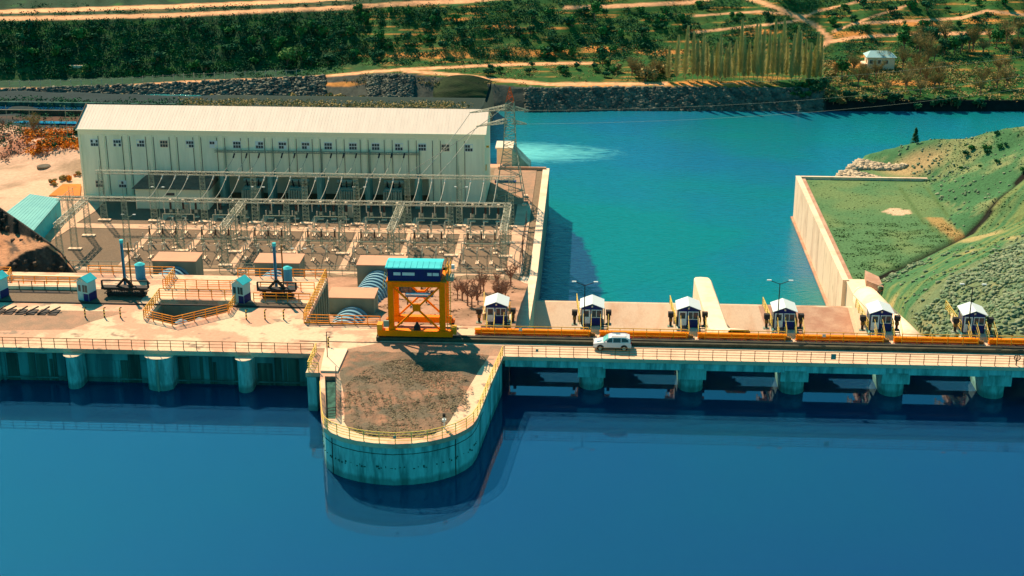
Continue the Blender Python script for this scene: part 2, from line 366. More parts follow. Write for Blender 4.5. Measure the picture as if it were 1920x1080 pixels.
def rocks(name, mt, pts, label, group=None):   # pts: (x, y, z, size)
    rng = np.random.default_rng(len(pts))
    base = np.array([(-1, -1, -1), (1, -1, -1), (1, 1, -1), (-1, 1, -1), (-1, -1, 1), (1, -1, 1), (1, 1, 1), (-1, 1, 1)], float) * .5
    fc = np.array([(0, 3, 2, 1), (4, 5, 6, 7), (0, 1, 5, 4), (1, 2, 6, 5), (2, 3, 7, 6), (3, 0, 4, 7)])
    n = len(pts); A = np.array(pts); V = base[None] * rng.uniform(.55, 1.15, (n, 8, 1)) * rng.uniform(.7, 1.2, (n, 1, 3))
    an = rng.uniform(0, 6.28, n); bn = rng.uniform(-.6, .6, n)
    c, s_ = np.cos(an)[:, None], np.sin(an)[:, None]; x, y, z = V[..., 0], V[..., 1], V[..., 2]
    x, y = x * c - y * s_, x * s_ + y * c; c, s_ = np.cos(bn)[:, None], np.sin(bn)[:, None]; y, z = y * c - z * s_, y * s_ + z * c
    V = np.stack([x, y, z * .8], -1) * A[:, 3][:, None, None] + A[:, :3][:, None]
    me = bpy.data.meshes.new(name); me.vertices.add(n * 8); me.vertices.foreach_set('co', V.astype(np.float32).reshape(-1))
    q = (fc[None] + np.arange(n)[:, None, None] * 8).reshape(-1)
    me.loops.add(q.size); me.loops.foreach_set('vertex_index', q.astype(np.int32)); me.polygons.add(q.size // 4)
    me.polygons.foreach_set('loop_start', np.arange(0, q.size, 4, dtype=np.int32)); me.update(calc_edges=True)
    me.materials.append(M[mt]); o = bpy.data.objects.new(name, me); COL.objects.link(o); return tag(o, label, None, group, 'stuff')

# ================================================================== SETTING
ZW, ZR, ZY = -4.6, -26.5, -18.0       # reservoir level, river level, yard level
# ---- water
def plane(name, mt, x0, x1, y0, y1, z, nx=2, ny=2):
    xs = np.linspace(x0, x1, nx); ys = np.linspace(y0, y1, ny)
    P = [[(x, y, z) for x in xs] for y in ys]; return grid_mesh(name, mt, P, smooth=False)
struct(MB().box(-400, 400, -300, 165, -38, ZW), 'reservoir_water', 'reservoir')
plane('river_water', 'river', -500, 600, 224.9, 402, ZR)
# a bed under the whole place that runs on past everything
plane('valley_floor', 'far', -4000, 4000, -600, 5000, -40)

# ---- far side of the river: a surface walked outward from the water line
KEY = [  # px: row of bank foot, bank top, slope, row of hill foot, slope, row of hill top, slope, slope above
    (-340, 205, 172, .55, 150, .05, 50, .60, .05), (0, 200, 167, .55, 150, .05, 40, .60, .05), (300, 195, 157, .55, 140, .05, 32, .60, .05),
    (600, 200, 142, .45, 125, .05, 16, .50, .06), (750, 212, 136, .55, 105, .12, 2, .40, .12), (1000, 216, 166, .80, 112, .10, 18, .34, .22),
    (1150, 213, 164, .80, 104, .08, 10, .30, .2), (1500, 214, 166, .80, 92, .07, 0, .25, .2), (1600, 214, 184, 1.15, 85, .06, 0, .23, .2), (1700, 214, 186, 1.3, 82, .06, 0, .22, .2), (2270, 214, 186, 1.3, 82, .06, 0, .22, .2)]
def keyat(px):
    for a, b in zip(KEY, KEY[1:]):
        if px <= b[0]:
            t = max(0, (px - a[0]) / (b[0] - a[0])); return [a[i] + (b[i] - a[i]) * t for i in range(1, 9)]
    return list(KEY[-1][1:])
def seg_d(px, py, poly, ky=1.0):
    best = 1e9
    for (x0, y0), (x1, y1) in zip(poly, poly[1:]):
        if px < min(x0, x1) - 40 or px > max(x0, x1) + 40: continue
        dx, dy = x1 - x0, (y1 - y0) * ky; t = ((px - x0) * dx + (py - y0) * ky * dy) / (dx * dx + dy * dy + 1e-9); t = max(0, min(1, t))
        best = min(best, math.hypot(px - x0 - dx * t, ((py - y0) * ky - dy * t) / ky))
    return best
ROADS = [([(-340, 42), (0, 22), (300, 13), (500, 5), (640, -3), (760, -12)], 3.2, 1), ([(-340, 50), (0, 35), (150, 33), (350, 28), (520, 20), (640, 15), (740, 8), (880, 1), (960, -6)], 3.6, 0),
         ([(-340, 172), (0, 168), (180, 165), (350, 154), (560, 147), (640, 140), (700, 134), (800, 128), (950, 121), (1110, 118)], 2.0, 1),
         ([(760, 133), (850, 140), (940, 150), (1030, 158), (1130, 157), (1250, 157)], 2.4, 1),
         ([(1380, -10), (1420, 2), (1470, 20), (1530, 48), (1556, 72), (1545, 86)], 3.5, 0), ([(1540, 82), (1600, 70), (1700, 64), (1830, 62), (1900, 62)], 2.5, 1),
         ([(1290, 62), (1400, 50), (1490, 40), (1530, 22), (1600, 5), (1650, -8)], 1.6, 0), ([(1060, 14), (1140, 12), (1290, 5), (1340, -4)], 3.0, 0),
         ([(1600, 44), (1700, 40), (1800, 34), (1850, 20), (1920, 28)], 2.0, 0), ([(1300, 30), (1420, 22), (1520, 30)], 1.3, 0), ([(1560, 60), (1640, 30), (1720, 4)], 1.6, 0)]
PATCH = [(940, 50, 34, 5), (855, 36, 26, 4), (870, 72, 18, 4), (1240, 98, 60, 5), (640, 158, 45, 5), (1120, 160, 90, 4), (1330, 158, 130, 6), (1705, 156, 66, 5), (1600, 64, 45, 7), (1720, 44, 60, 6),
         (1840, 38, 40, 5), (800, 103, 120, 7), (1000, 100, 90, 6), (150, 132, 22, 3), (1900, 24, 60, 6), (1430, 60, 50, 4), (1130, 92, 50, 6), (1590, 120, 50, 8)]
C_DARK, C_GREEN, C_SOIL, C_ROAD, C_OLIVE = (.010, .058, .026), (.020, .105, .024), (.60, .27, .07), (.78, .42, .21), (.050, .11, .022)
FPX = np.arange(-340, 2271, 7.0); FRW = np.concatenate([np.arange(226, -12, -2.0), np.arange(-12, -110, -7.0)])
FP = np.zeros((len(FRW), len(FPX), 3)); FC = np.zeros((len(FRW), len(FPX), 3))
for j, px in enumerate(FPX):
    rA, rB, sAB, rC, sBC, rD, sCD, sT = keyat(px)
    w = ray(px, rA); t = (ZR - 1.0 - H) / w.z; y, z = w.y * t, ZR - 1.0
    y -= 6; z = -28.0; hill = px < 760
    mid = sstep(560, 760, px); 
    for i, rw in enumerate(FRW):
        d = ray(px, rw)
        s = 0.15 if rw > rA else sAB if rw > rB else sBC if rw > rC else sCD if rw > rD else sT
        n = fn(px * .012, rw * .06, 1, 3.0)
        if rw < rC: s += n * .28 * mid + fn(px * .03, rw * .1, 1, 9) * .12
        elif rw > rB and rw < rA: s += .25 * fn(px * .05, rw * .1, 1, 5)
        s = max(s, -.02)
        m = -d.z / d.y                      # falling gradient of the sight line in the y direction
        yn = (H + s * y - z) / (m + s)      # where it meets the surface z + s * (yn - y)
        if i == 0: yn, zn = y, z
        else:
            yn = max(yn, y + .02); yn = min(yn, y + 25); zn = H - m * yn
        y, z = yn, zn
        FP[i, j] = (d.x / d.y * y, y, z)
        # cover
        b = fbm(px * .02, rw * .09, 1, 2)
        c = lerp3(C_DARK, C_GREEN, sstep(-.3, .5, b))
        if mid > 0:
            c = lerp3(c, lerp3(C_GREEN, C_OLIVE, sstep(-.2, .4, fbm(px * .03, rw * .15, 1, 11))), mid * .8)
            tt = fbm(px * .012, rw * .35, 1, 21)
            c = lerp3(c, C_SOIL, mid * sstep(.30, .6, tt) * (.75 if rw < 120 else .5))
        if rB < rw <= rA + 4: c = (.07, .09, .075) if px < 1545 else (.012, .022, .022)  # right-hand shore: shade of overhanging bushes put into the cover colour
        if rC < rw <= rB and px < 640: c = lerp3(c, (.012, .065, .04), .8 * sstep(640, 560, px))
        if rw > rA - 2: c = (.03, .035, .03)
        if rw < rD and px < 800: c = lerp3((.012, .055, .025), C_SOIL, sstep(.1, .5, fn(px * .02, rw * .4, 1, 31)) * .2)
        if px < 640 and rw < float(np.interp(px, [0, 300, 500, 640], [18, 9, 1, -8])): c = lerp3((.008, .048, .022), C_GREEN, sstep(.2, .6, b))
        for cx, cy, rx, ry in PATCH:
            e = math.hypot((px - cx) / rx, (rw - cy) / ry) + .35 * fn(px * .06, rw * .3, 1, 40)
            if e < 1.1: c = lerp3(c, C_SOIL, sstep(1.1, .6, e))
        for poly, wd, kind in ROADS:
            dd = seg_d(px, rw, poly) + 1.0 * fn(px * .05, rw * .2, 1, 50)
            if dd < wd + 1.5: c = lerp3(c, C_ROAD if kind else (.62, .35, .18), sstep(wd + 1.5, wd - .5, dd))
        if -40 < px < 86 and 124 < rw < 147: c = (.035, .10, .035)
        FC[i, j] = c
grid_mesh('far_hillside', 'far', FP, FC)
# flat ground on beyond the last row
lastp = FP[-1]; ext = np.stack([lastp, lastp * np.array([1, 1, 0]) + np.array([0, 900, 0]) + np.stack([np.zeros(len(FPX)), np.zeros(len(FPX)), lastp[:, 2] + 20], -1), lastp * np.array([3, 1, 1]) + np.array([0, 4000, 0])])
grid_mesh('far_hills', 'far', ext, np.tile(np.array(C_DARK), (3, len(FPX), 1)))
def T(px, rw):      # a point of the far hillside under a picture position
    i = np.interp(-rw, -FRW, np.arange(len(FRW))); j = (px - FPX[0]) / 7.0
    i0, j0 = int(min(i, len(FRW) - 2)), int(max(0, min(j, len(FPX) - 2))); a, b = i - i0, j - j0
    p = FP[i0, j0] * (1 - a) * (1 - b) + FP[i0 + 1, j0] * a * (1 - b) + FP[i0, j0 + 1] * (1 - a) * b + FP[i0 + 1, j0 + 1] * a * b
    return tuple(float(q) for q in p)

# ---- left bank: yard, slope down from the dam, bare land beyond the yard
def gz(x, y):
    z = ZY
    t = sstep(236, 180, y); z += 9.5 * t
    if x < -98 and y > 235: z += .6 * fbm(x, y, .06, 4) + 2.5 * sstep(-125, -170, x) * sstep(330, 280, y)
    if -140 < x < -99: z += 2.2 * math.exp(-((y - 300 + (x + 110) * .7) / 7.0) ** 2) * sstep(-99, -108, x)
    ye = 297 if x > -26 else 380
    if y > ye: z -= 11 * sstep(ye, ye + 6, y)
    if x <= -27 and y > 348: z -= 4.5 * sstep(348, 366, y)
    if y < 230 and x > -90: z += .22 * fbm(x, y, .25, 8)
    return z
xs = np.concatenate([np.arange(-300, -140, 4.0), np.arange(-140, -10.2, 1.0), [-9.6]]); ys = np.concatenate([np.arange(163.5, 388, 1.5)])
P = [[(x, y, gz(x, y)) for x in xs] for y in ys]; C = []
for y in ys:
    row = []
    for x in xs:
        b = fbm(x, y, .08, 14)
        if x < -97.5 and y > 235:
            c = lerp3((.60, .41, .28), (.36, .26, .17), sstep(.05, .5, b + .4 * fbm(x, y * 2, .15, 66)))
            if y > 312 or (x < -112 and y > 296): c = lerp3(c, (.32, .15, .09), sstep(-.3, .3, fbm(x, y, .15, 5)))
            if y > 324: c = lerp3((.015, .04, .045), (.10, .06, .04), sstep(.1, .5, fn(x, y, .05, 44) + .8 * fn(y, 3, .22, 4)))
        elif y > 324: c = (.02, .045, .04)
        elif y < 227: c = lerp3((.40, .24, .155), (.25, .16, .10), sstep(-.25, .45, fbm(x, y, .22, 6)))
        else: c = (.22, .17, .11)
        row.append(c)
    C.append(row)
grid_mesh('yard_ground', 'ground', P, C)
# gravel sheet of the switchyard, paths, pavements
struct(MB().box(-95.5, -13.6, 230.8, 271.1, ZY, ZY + .06), 'switchyard_gravel', 'gravel')
pw = MB(); struct(MB().box(-95.5, -13.6, 252.2, 254.8, ZY + .06, ZY + .13), 'concrete_path', 'path')
struct(MB().box(-95.5, -13.6, 228.6, 230.8, ZY, ZY + .35), 'concrete_path', 'path')
struct(MB().prism([(-99.5, 229), (-95.5, 229), (-95.5, 236), (-93.3, 252.2), (-93.3, 254.8), (-92.2, 262), (-92.6, 271), (-98.6, 271), (-97.6, 255)], ZY, ZY + .14), 'concrete_path', 'path')
for k in range(-1, 7):
    x = -68.9 + 9.3 * (k)
    struct(MB().box(x - .55, x + .55, 254.8, 261.5, ZY + .06, ZY + .11), 'concrete_path', 'path')
    struct(MB().box(x - .55, x + .55, 232.0, 252.2, ZY + .06, ZY + .11), 'concrete_path', 'path')
struct(MB().box(-13.6, -10.9, 205, 271, ZY - 3, ZY + .18), 'pavement', 'path')
struct(MB().box(-19.5, -10.9, 271, 295.5, ZY - 3, ZY + .10), 'pavement', 'deck_dirt')
struct(MB().box(-98, -19.5, 271.0, 271.3, ZY - 1, ZY + .1), 'pavement', 'deck_dirt')

# ---- left rock knoll beside the dam: walked surface again
KN = [(-260, 530, 505, 395, 340), (0, 530, 503, 434, 390), (45, 530, 472, 441, 421), (88, 530, 458, 455, 452), (112, 530, 476, 474, 471), (132, 530, 500, 498, 496), (156, 531, 529, 528, 527)]
def knat(px):
    for a, b in zip(KN, KN[1:]):
        if px <= b[0]:
            t = (px - a[0]) / (b[0] - a[0]); return [a[i] + (b[i] - a[i]) * t for i in range(1, 5)]
    return list(KN[-1][1:])
kp = np.arange(-260, 158, 4.0); KP, KC = [], []
cols = []
for px in kp:
    r0, r1, r2, r3 = knat(px); col = []; y = 180.5 + .02 * px * 0; d = ray(px, 548); z = H + d.z / d.y * y
    col.append((d.x / d.y * y, y, min(z, -9), 0)); nst = 44
    for k in range(nst + 1):
        rw = 548 + (r3 - 548) * k / nst; d = ray(px, rw); m = -d.z / d.y
        s = 1.5 if rw > r1 else .03 if rw > r2 else 1.3
        jig = .9 * fn(px * .06, rw * .06, 1, 3) + .5 * fn(px * .15, rw * .12, 1, 7)
        s = max(.0, s * (1 + 1.1 * jig)) if s > .5 else max(0, s + .35 * jig)
        yn = (H + s * y - z) / (m + s); yn = min(max(yn, y + .03), y + 6); z = H - m * yn; y = yn
        col.append((d.x / d.y * y, y, z, 1 if (r2 < rw < r1 + 3) else 0))
    x0 = d.x / d.y
    for dy, dz in ((1, -.2), (4, -2), (9, -7), (16, -13), (24, -19), (30, -22)):
        col.append((x0 * (y + dy), y + dy, min(col[-1][2], z + dz), 0))
    cols.append(col)
A = np.array(cols).transpose(1, 0, 2)
kc = np.where(A[..., 3:4] > .5, np.array([.44, .24, .13])[None, None], np.array([.045, .045, .04])[None, None])  # steep faces: shade put into the dark rock colour; saddle in brown
for a_ in range(kc.shape[0]):
    for b_ in range(kc.shape[1]):
        q_ = fn(a_ * .22, b_ * .16, 1, 5) + .5 * fn(a_ * .5, b_ * .4, 1, 8)
        kc[a_, b_] = lerp3(tuple(kc[a_, b_]), (.07, .065, .055), sstep(.15, .35, q_) * .85)
o = grid_mesh('rock_knoll', 'emb', A[..., :3], kc)
kr = []
for _ in range(380):
    a_, b_ = R.randrange(3, A.shape[0] - 6), R.randrange(A.shape[1])
    p_ = A[a_, b_]
    if p_[3] > .5 and R.random() > .2: continue
    kr.append((p_[0], p_[1], p_[2], R.uniform(.2, .8)))

# ---- right bank: terrace, embankment face, natural hill
TX, TY_, TNX, TNY = 46.7, 232.0, .775, -.632
def toe(x, y): return (x - TX) * TNX + (y - TY_) * TNY
def xb(y): return 66 + 1.5 * sstep(257, 275, y) - 9 * sstep(289, 312, y) + 2.2 * fn(y, 3, .12, 1)
def hill(x, y):
    u = x - xb(y); h = ZY - .2
    if u > 0: h += .50 * u + (.7 * fbm(x, y, .06, 3) + .15 * fbm(x, y, .3, 5)) * sstep(0, 6, u)
    return h
def bz(x, y):
    t = toe(x, y); e = -99
    if t > -1.2: e = ZY - .2 + .445 * max(0, t) + .15 * fbm(x, y, .4, 2) * sstep(0, 4, t)
    e = min(e, -.15) if y < 172 else min(e, .1)
    wt = float(np.interp(y, [163, 188, 203, 226, 232, 240], [.2, -10.3, -12.9, -16.9, -17.9, -18.2])) - .25
    if y < 236: e = min(e, wt + .75 * (x - 46.2)) if x > 46.2 else min(e, wt - 1.5)
    base = hill(x, y)
    ds = (y - (311 - .55 * (x - 58) + (20 if x > 58 else 0) * 0 + 3 * fn(x, 1, .1, 2)))   # river bank line
    if y > 292.3 and x < 60: ds = max(ds, (48.4 + .52 * (y - 292) + .8 * fn(y, 2, .4) - x) * 5)
    if ds > 0: base = base - .62 * ds
    if -.5 < t <= .4: e = max(e, base - .6)        # ditch
    if t > .4: return max(e, base - .3) if e > base - .5 else base
    if t > -.5: return base - .6
    return max(base, -30)
xs = np.arange(43.2, 150, .75); ys = np.concatenate([np.arange(163, 300, .9), np.arange(300, 372, 1.2)])
P, C = [], []
for y in ys:
    r1_, r2_ = [], []
    for x in xs:
        z = bz(x, y); r1_.append((x, y, z)); t = toe(x, y); b = fbm(x, y, .12, 7); b2 = fbm(x, y, .6, 17)
        g1, g2 = (.050, .155, .065), (.10, .20, .08)
        if t > 1:
            st = fbm(t * .9, (x * .632 + y * .775) * .06, 1, 9)
            c = lerp3(g1, (.15, .21, .075), sstep(-.2, .5, st))
            c = lerp3(c, (.48, .36, .16), sstep(.35, .6, fbm(x, y, .08, 22)) * .6)
            if t > 17 - 3 * fn(x, y, .1): c = lerp3(c, (.15, .19, .10), .7)
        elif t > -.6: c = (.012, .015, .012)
        else:
            u = x - xb(y)
            if u > 0: c = lerp3(g1, (.20, .25, .11), sstep(-.1, .6, b + .5 * b2))
            else:
                c = lerp3((.085, .20, .085), (.135, .225, .09), sstep(-.3, .5, b))
                if y < 264: c = lerp3(c, (.055, .13, .045), sstep(.0, .55, fbm(x * .8, y * 1.6, .35, 33)) * .6)
                dr = abs(x - (62 + .00 * y) - 3.5 * sstep(270, 245, y) - 1.6) ; 
                if dr < 2.2 and 240 < y < 268: c = lerp3(c, (.42, .27, .10), .8 * sstep(2.2, 1.0, dr))
                if abs(dr - 2.6) < .45 and 244 < y < 288: c = (.09, .17, .06)
                e = math.hypot((x - 57.6) / 2.2, (y - 271) / 1.8)
                if e < 1.1: c = (.62, .46, .30)
            if y > 290 and x < 74: c = lerp3(c, (.48, .34, .17), .75 * sstep(1.0, .3, math.hypot((x - 66) / 9, (y - 299) / 6)))
        r2_.append(c)
    P.append(r1_); C.append(r2_)
grid_mesh('right_bank_ground', 'emb', P, C)
# crest and upstream side of the embankment
struct(MB().box(58.5, 400, 154.4, 163.4, -40, -.25), 'dam_crest', 'deck_dirt')

rocks('knoll_rock', 'rock_dark', kr, 'dark broken rock over the knoll at the left end of the dam')
# ---- rocks (nobody could count them)
def far_rocks(n, px0, px1, f0, f1, s0, s1, gap=None):
    out = []
    while len(out) < n:
        px = R.uniform(px0, px1); k = keyat(px); a = f0(px) if callable(f0) else f0; b = f1(px) if callable(f1) else f1
        rw = R.uniform(a, b)
        if gap and gap(px, rw): continue
        x, y, z = T(px, rw); out.append((x, y, z + .1, R.uniform(s0, s1)))
    return out
rocks('riprap', 'rock_teal', far_rocks(6500, 985, 1540, lambda p: keyat(p)[0] - 2, lambda p: keyat(p)[1] + 1, .6, 1.3), 'grey green riprap blocks covering the far river bank')
rocks('riprap', 'rock_teal', far_rocks(5200, -60, 610, lambda p: keyat(p)[0] - 1, lambda p: keyat(p)[1] + 1, .5, 1.1), 'teal grey riprap blocks on the bank behind the powerhouse')
rocks('riprap', 'rock_teal', far_rocks(1800, 690, 775, lambda p: 206, lambda p: 142, .5, 1.0), 'bright riprap blocks on the bank left of the dark mound')
pts = []
while len(pts) < 9000:
    x, y = R.uniform(44, 96), R.uniform(164, 240)
    t = toe(x, y)
    if t < 1.2: continue
    dens = 1.0 if t > 19 + 3 * fn(x, y, .1) else (.75 if t < 4 else .05)
    if R.random() > dens: continue
    pts.append((x, y, bz(x, y) + .05, R.uniform(.25, .75)))
rocks('embankment_rock', 'rock_green', pts, 'grey green stones covering the embankment slope at the right')
pts = []
while len(pts) < 1500:
    x, y = R.uniform(44, 70), R.uniform(293.5, 316)
    if x < 48.6 + .50 * (y - 292) or y > 308 or (x - 58) > (306 - y) * 1.2: continue
    z = bz(x, y)
    if z < -25.5: continue
    if x > 52 and y < 300 and x - 52 > (300 - y): continue
    pts.append((x, y, z + .1, R.uniform(.45, 1.0)))
rocks('shore_rock', 'rock_pale', pts, 'pale stones tipped along the river shore behind the retaining wall')
pts = []
while len(pts) < 450:
    x, y = R.uniform(64, 120), R.uniform(255, 330); u = x - xb(y)
    if u < 0 or toe(x, y) > -1 or R.random() > (1 if u < 7 and fn(x, y, .15) > .0 else .15): continue
    pts.append((x, y, bz(x, y), R.uniform(.2, .6)))
rocks('hill_rock', 'rock_green', pts, 'loose pale green rocks on the hillside above the grass terrace')
# dark smooth spoil mound in front of the far bank
mp_ = []
for i in range(26):
    rr = []
    for j in range(61):
        px = 766 + (990 - 766) * j / 60; top = 140 + 62 * abs((px - 865) / (102 if px < 865 else 128)) ** 2.2
        rw = 214 + (min(top, 213) - 214) * i / 25; d = ray(px, rw)
        yb = 388.0 - 6 * (1 - abs((px - 870) / 130) ** 2); yy = yb + (i / 25) ** 1.5 * 9
        rr.append((d.x / d.y * yy, yy, H + d.z / d.y * yy + .25 * fn(px * .03, i * .3, 1, 2)))
    mp_.append(rr)
grid_mesh('spoil_mound', 'mound', mp_)

# ================================================================== THE DAM
def railing(name, label, pts, h=1.15, step=1.53, nr=4, mt='yellow', t=.05, group=None, pt=None, kick=False):
    b = thing(name, label, 'railing', pts[0], group)
    pm = MB().bar((0, 0, 0), (0, 0, h), (pt or t) * 1.5).mesh('post', mt)
    L = [0.0]
    for p, q in zip(pts, pts[1:]): L.append(L[-1] + (Vector(q) - Vector(p)).length)
    n = max(1, round(L[-1] / step))
    def at(s):
        for i in range(len(pts) - 1):
            if s <= L[i + 1] + 1e-6: return Vector(pts[i]).lerp(Vector(pts[i + 1]), (s - L[i]) / max(1e-6, L[i + 1] - L[i]))
        return Vector(pts[-1])
    for k in range(n + 1):
        p = at(L[-1] * k / n); o = part(pm, 'post', mt, b); o.location = p - Vector(pts[0])
    for r in range(nr):
        z = h * (1 - r / nr); m = MB()
        for p, q in zip(pts, pts[1:]): m.bar((p[0], p[1], p[2] + z), (q[0], q[1], q[2] + z), t * (1.3 if r == 0 else .9))
        part(m, 'rail', mt, b)
    if kick:
        m = MB()
        for p, q in zip(pts, pts[1:]): m.bar((p[0], p[1], p[2] + .08), (q[0], q[1], q[2] + .08), .14)
        part(m, 'kick_plate', mt, b)
    return b

dam = thing('concrete_dam', 'long pale concrete dam carrying the roadway between the dark reservoir and the yard', 'dam', (-18, 154, ZW))
hole = [(-52.5, 163.6), (-48.5, 161.6), (-43.5, 166.0), (-43.5, 170.0), (-52.5, 170.0)]
part(MB().prism([(-140, 153.8), (-30.6, 153.8), (-30.6, 154.2), (-9.2, 154.2), (-9.2, 163.2), (-33.4, 163.2), (-33.4, 179), (-140, 179)], -.55, 0, hole), 'deck', 'deck', dam)
part(MB().prism([(-52.9, 163.3), (-48.5, 161.1), (-43.1, 165.8), (-43.1, 170.4), (-52.9, 170.4)], -4.2, -3.6), 'shaft_floor', 'conc_dark', dam)
part(MB().box(-53.0, -52.5, 163, 170.5, -3.6, -.55).box(-43.5, -43.0, 165.6, 170.5, -3.6, -.55).box(-53, -43, 170.0, 170.5, -3.6, -.55), 'shaft_wall', 'block', dam)
for x in (-46.9, -45.0, -49.0): part(MB().tube((x, 166.2 + (x + 47) * .3, -3.6), (x, 166.2 + (x + 47) * .3, -1.2), .75, 14).tube((x, 166.2 + (x + 47) * .3, -1.2), (x, 166.2 + (x + 47) * .3, -.9), .75, 14, .3), 'vent_pipe', 'pipe_ring', dam)
# pale slab patches and dirt on the deck, 4 mm steps
def sheet(name, mt, pts, z): return part(MB().prism(pts, z - .02, z), name, mt, dam)
sheet('worn_paving', 'deck_dirt', [(-140, 158.5), (-74, 158.2), (-60.5, 159.6), (-58.5, 162.5), (-55.5, 165.6), (-140, 165.5)], .008)
sheet('worn_paving', 'deck_dirt', [(-33, 155.5), (-26.8, 155.5), (-24.0, 157.2), (-22, 157.4), (-9.4, 157.4), (-9.4, 154.3), (-30.2, 154.3)], .008)
sheet('grey_strip', 'gravel', [(-140, 168.2), (-55, 168.2), (-55, 173.2), (-140, 173.2)], .010)
sheet('grey_strip', 'gravel', [(-42.8, 167.6), (-33.6, 167.6), (-33.6, 169.6), (-42.8, 169.6)], .010)
part(MB().box(-140, -33.6, 167.95, 168.2, 0.002, .13), 'kerb', 'dark_steel', dam)
part(MB().box(-74, -64.6, 171.3, 172.0, .012, .05), 'slot_cover', 'dark_steel', dam)
part(MB().box(-76, -63, 172.6, 173.4, .012, .45), 'kerb', 'wall_pale', dam)
part(MB().box(-77, -64, 176.5, 177.1, .003, .35), 'kerb', 'wall_pale', dam)
# intake front of the left part: recessed wall, stained panels, piers with pale caps
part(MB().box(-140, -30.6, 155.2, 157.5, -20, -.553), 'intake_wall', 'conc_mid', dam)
px_ = [-78.2, -68.35, -58.3, -48.4, -38.6]
for i, x in enumerate(px_):
    w = 2.9 if abs(x + 48.4) < .1 or abs(x + 78.2) < .1 else 1.7
    pts = [(x - w / 2, 155.2)] + [(x + w / 2 * math.cos(a), 153.75 - .95 * math.sin(-a) * 1 if False else 153.75 + .95 * math.sin(a)) for a in np.linspace(math.pi, 2 * math.pi, 13)] + [(x + w / 2, 155.2)]
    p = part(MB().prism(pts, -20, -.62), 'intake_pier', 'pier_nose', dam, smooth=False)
    cp = [(x - w / 2 - .22, 155.2)] + [(x + (w / 2 + .22) * math.cos(a), 153.75 + 1.2 * math.sin(a)) for a in np.linspace(math.pi, 2 * math.pi, 13)] + [(x + w / 2 + .22, 155.2)]
    part(MB().prism(cp, -.62, -.552), 'pier_cap', 'wall_pale', dam)  # sunlit pier top, light put into the paler cap colour
    if w > 2: part(MB().box(x - .12, x + .12, 152.62, 152.78, -6, -.7), 'drain_pipe', 'galv', dam)
ir = random.Random(9)
for a, b in zip(px_, px_[1:] + [-30.6]):
    x0 = a + 1.1
    while x0 < b - 1.3:
        w_ = ir.choice((.35, .5, .8, 1.3, 1.7)); x1 = min(b - 1.1, x0 + w_)
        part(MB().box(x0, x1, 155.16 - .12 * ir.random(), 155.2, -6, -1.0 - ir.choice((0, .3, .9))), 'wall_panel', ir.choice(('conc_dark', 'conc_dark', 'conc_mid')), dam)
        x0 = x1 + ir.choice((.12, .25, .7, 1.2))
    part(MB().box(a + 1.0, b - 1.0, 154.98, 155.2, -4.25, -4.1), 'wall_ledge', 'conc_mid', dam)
part(MB().box(-30.5, -29.5, 148.5, 158, -20, -.56), 'wing_wall', 'conc', dam); part(MB().box(-30.62, -30.51, 148.45, 153.79, -.56, -.01), 'wall_cap', 'deck', dam)  # cap added to give the shade-coloured wall a sunlit cream top
part(MB().box(-140, -33.4, 178.6, 179, -14, -.552), 'rear_wall', 'block', dam)
part(MB().box(-33.8, -33.4, 163.2, 178.6, -14, -.552), 'side_wall', 'block', dam)
for k in range(10): part(MB().box(-33.4, -33.22, 164 + k * 1.5, 164.5 + k * 1.5, -14, -.6), 'wall_rib', 'block', dam)
part(MB().box(-33.4, -9.2, 162.8, 163.2, -14, -.552), 'rear_wall', 'block', dam)
part(MB().box(-33.0, -14, 157.4, 157.46, 0, .06).box(-33.0, -14, 162.4, 162.46, 0, .06), 'crane_rail', 'rail_beam', dam)

# ---- the island pier
isl = thing('island_pier', 'rounded concrete pier with earth fill standing out into the reservoir', 'pier', (-18.8, 143, ZW))
OUT = [(-9.35, 154.2), (-9.75, 150.5), (-10.2, 146.5), (-10.6, 142), (-11.0, 137.9), (-11.35, 136.3), (-11.9, 135.2), (-12.8, 134.0), (-13.9, 133.1), (-15.2, 132.3), (-16.8, 131.75), (-18.8, 131.45), (-20.8, 131.6), (-22.6, 132.05),
       (-24.2, 132.8), (-25.4, 133.7), (-26.3, 134.9), (-26.75, 136.4), (-27.3, 139), (-28.2, 143.5), (-29.0, 148.5), (-30.5, 148.5), (-30.5, 154.2)]
hol = [(-28.35, 147.6), (-27.2, 147.6), (-25.4, 136.9), (-26.35, 136.9)]
part(MB().prism(OUT, -.5, 0, hol), 'pier_top', 'deck', isl)
def inset(pts, d):
    c = (-19.5, 145); return [(x + (c[0] - x) / math.hypot(c[0] - x, c[1] - y) * d, y + (c[1] - y) / math.hypot(c[0] - x, c[1] - y) * d) for x, y in pts]
INN = [(x + (.12 if x < -18.8 else -.12), y + (.1 if y < 140 else 0)) for x, y in OUT]
part(MB().prism(INN[:-3] + [(-29.2, 154.2)], -22, -.5), 'pier_wall', 'conc', isl)
part(MB().prism([(-28.6, 148.0), (-27.0, 148.0), (-25.2, 136.5), (-26.5, 136.5)], -.499, -.48), 'pit_floor', 'conc_dark', isl)
for k, (a, b) in enumerate(((7, 8), (15, 16), (2, 3))):
    x, y = INN[a]; part(MB().box(x - .05, x + .05, y - .04, y + .1, -6, -.6), 'joint', 'joint', isl)
m = MB()
for (a, b) in zip(INN[3:19], INN[4:20]): m.bar((a[0], a[1] - .01, -1.2), (b[0], b[1] - .01, -1.2), .06)
part(m, 'joint', 'joint', isl)
m = MB(); rr = random.Random(3)
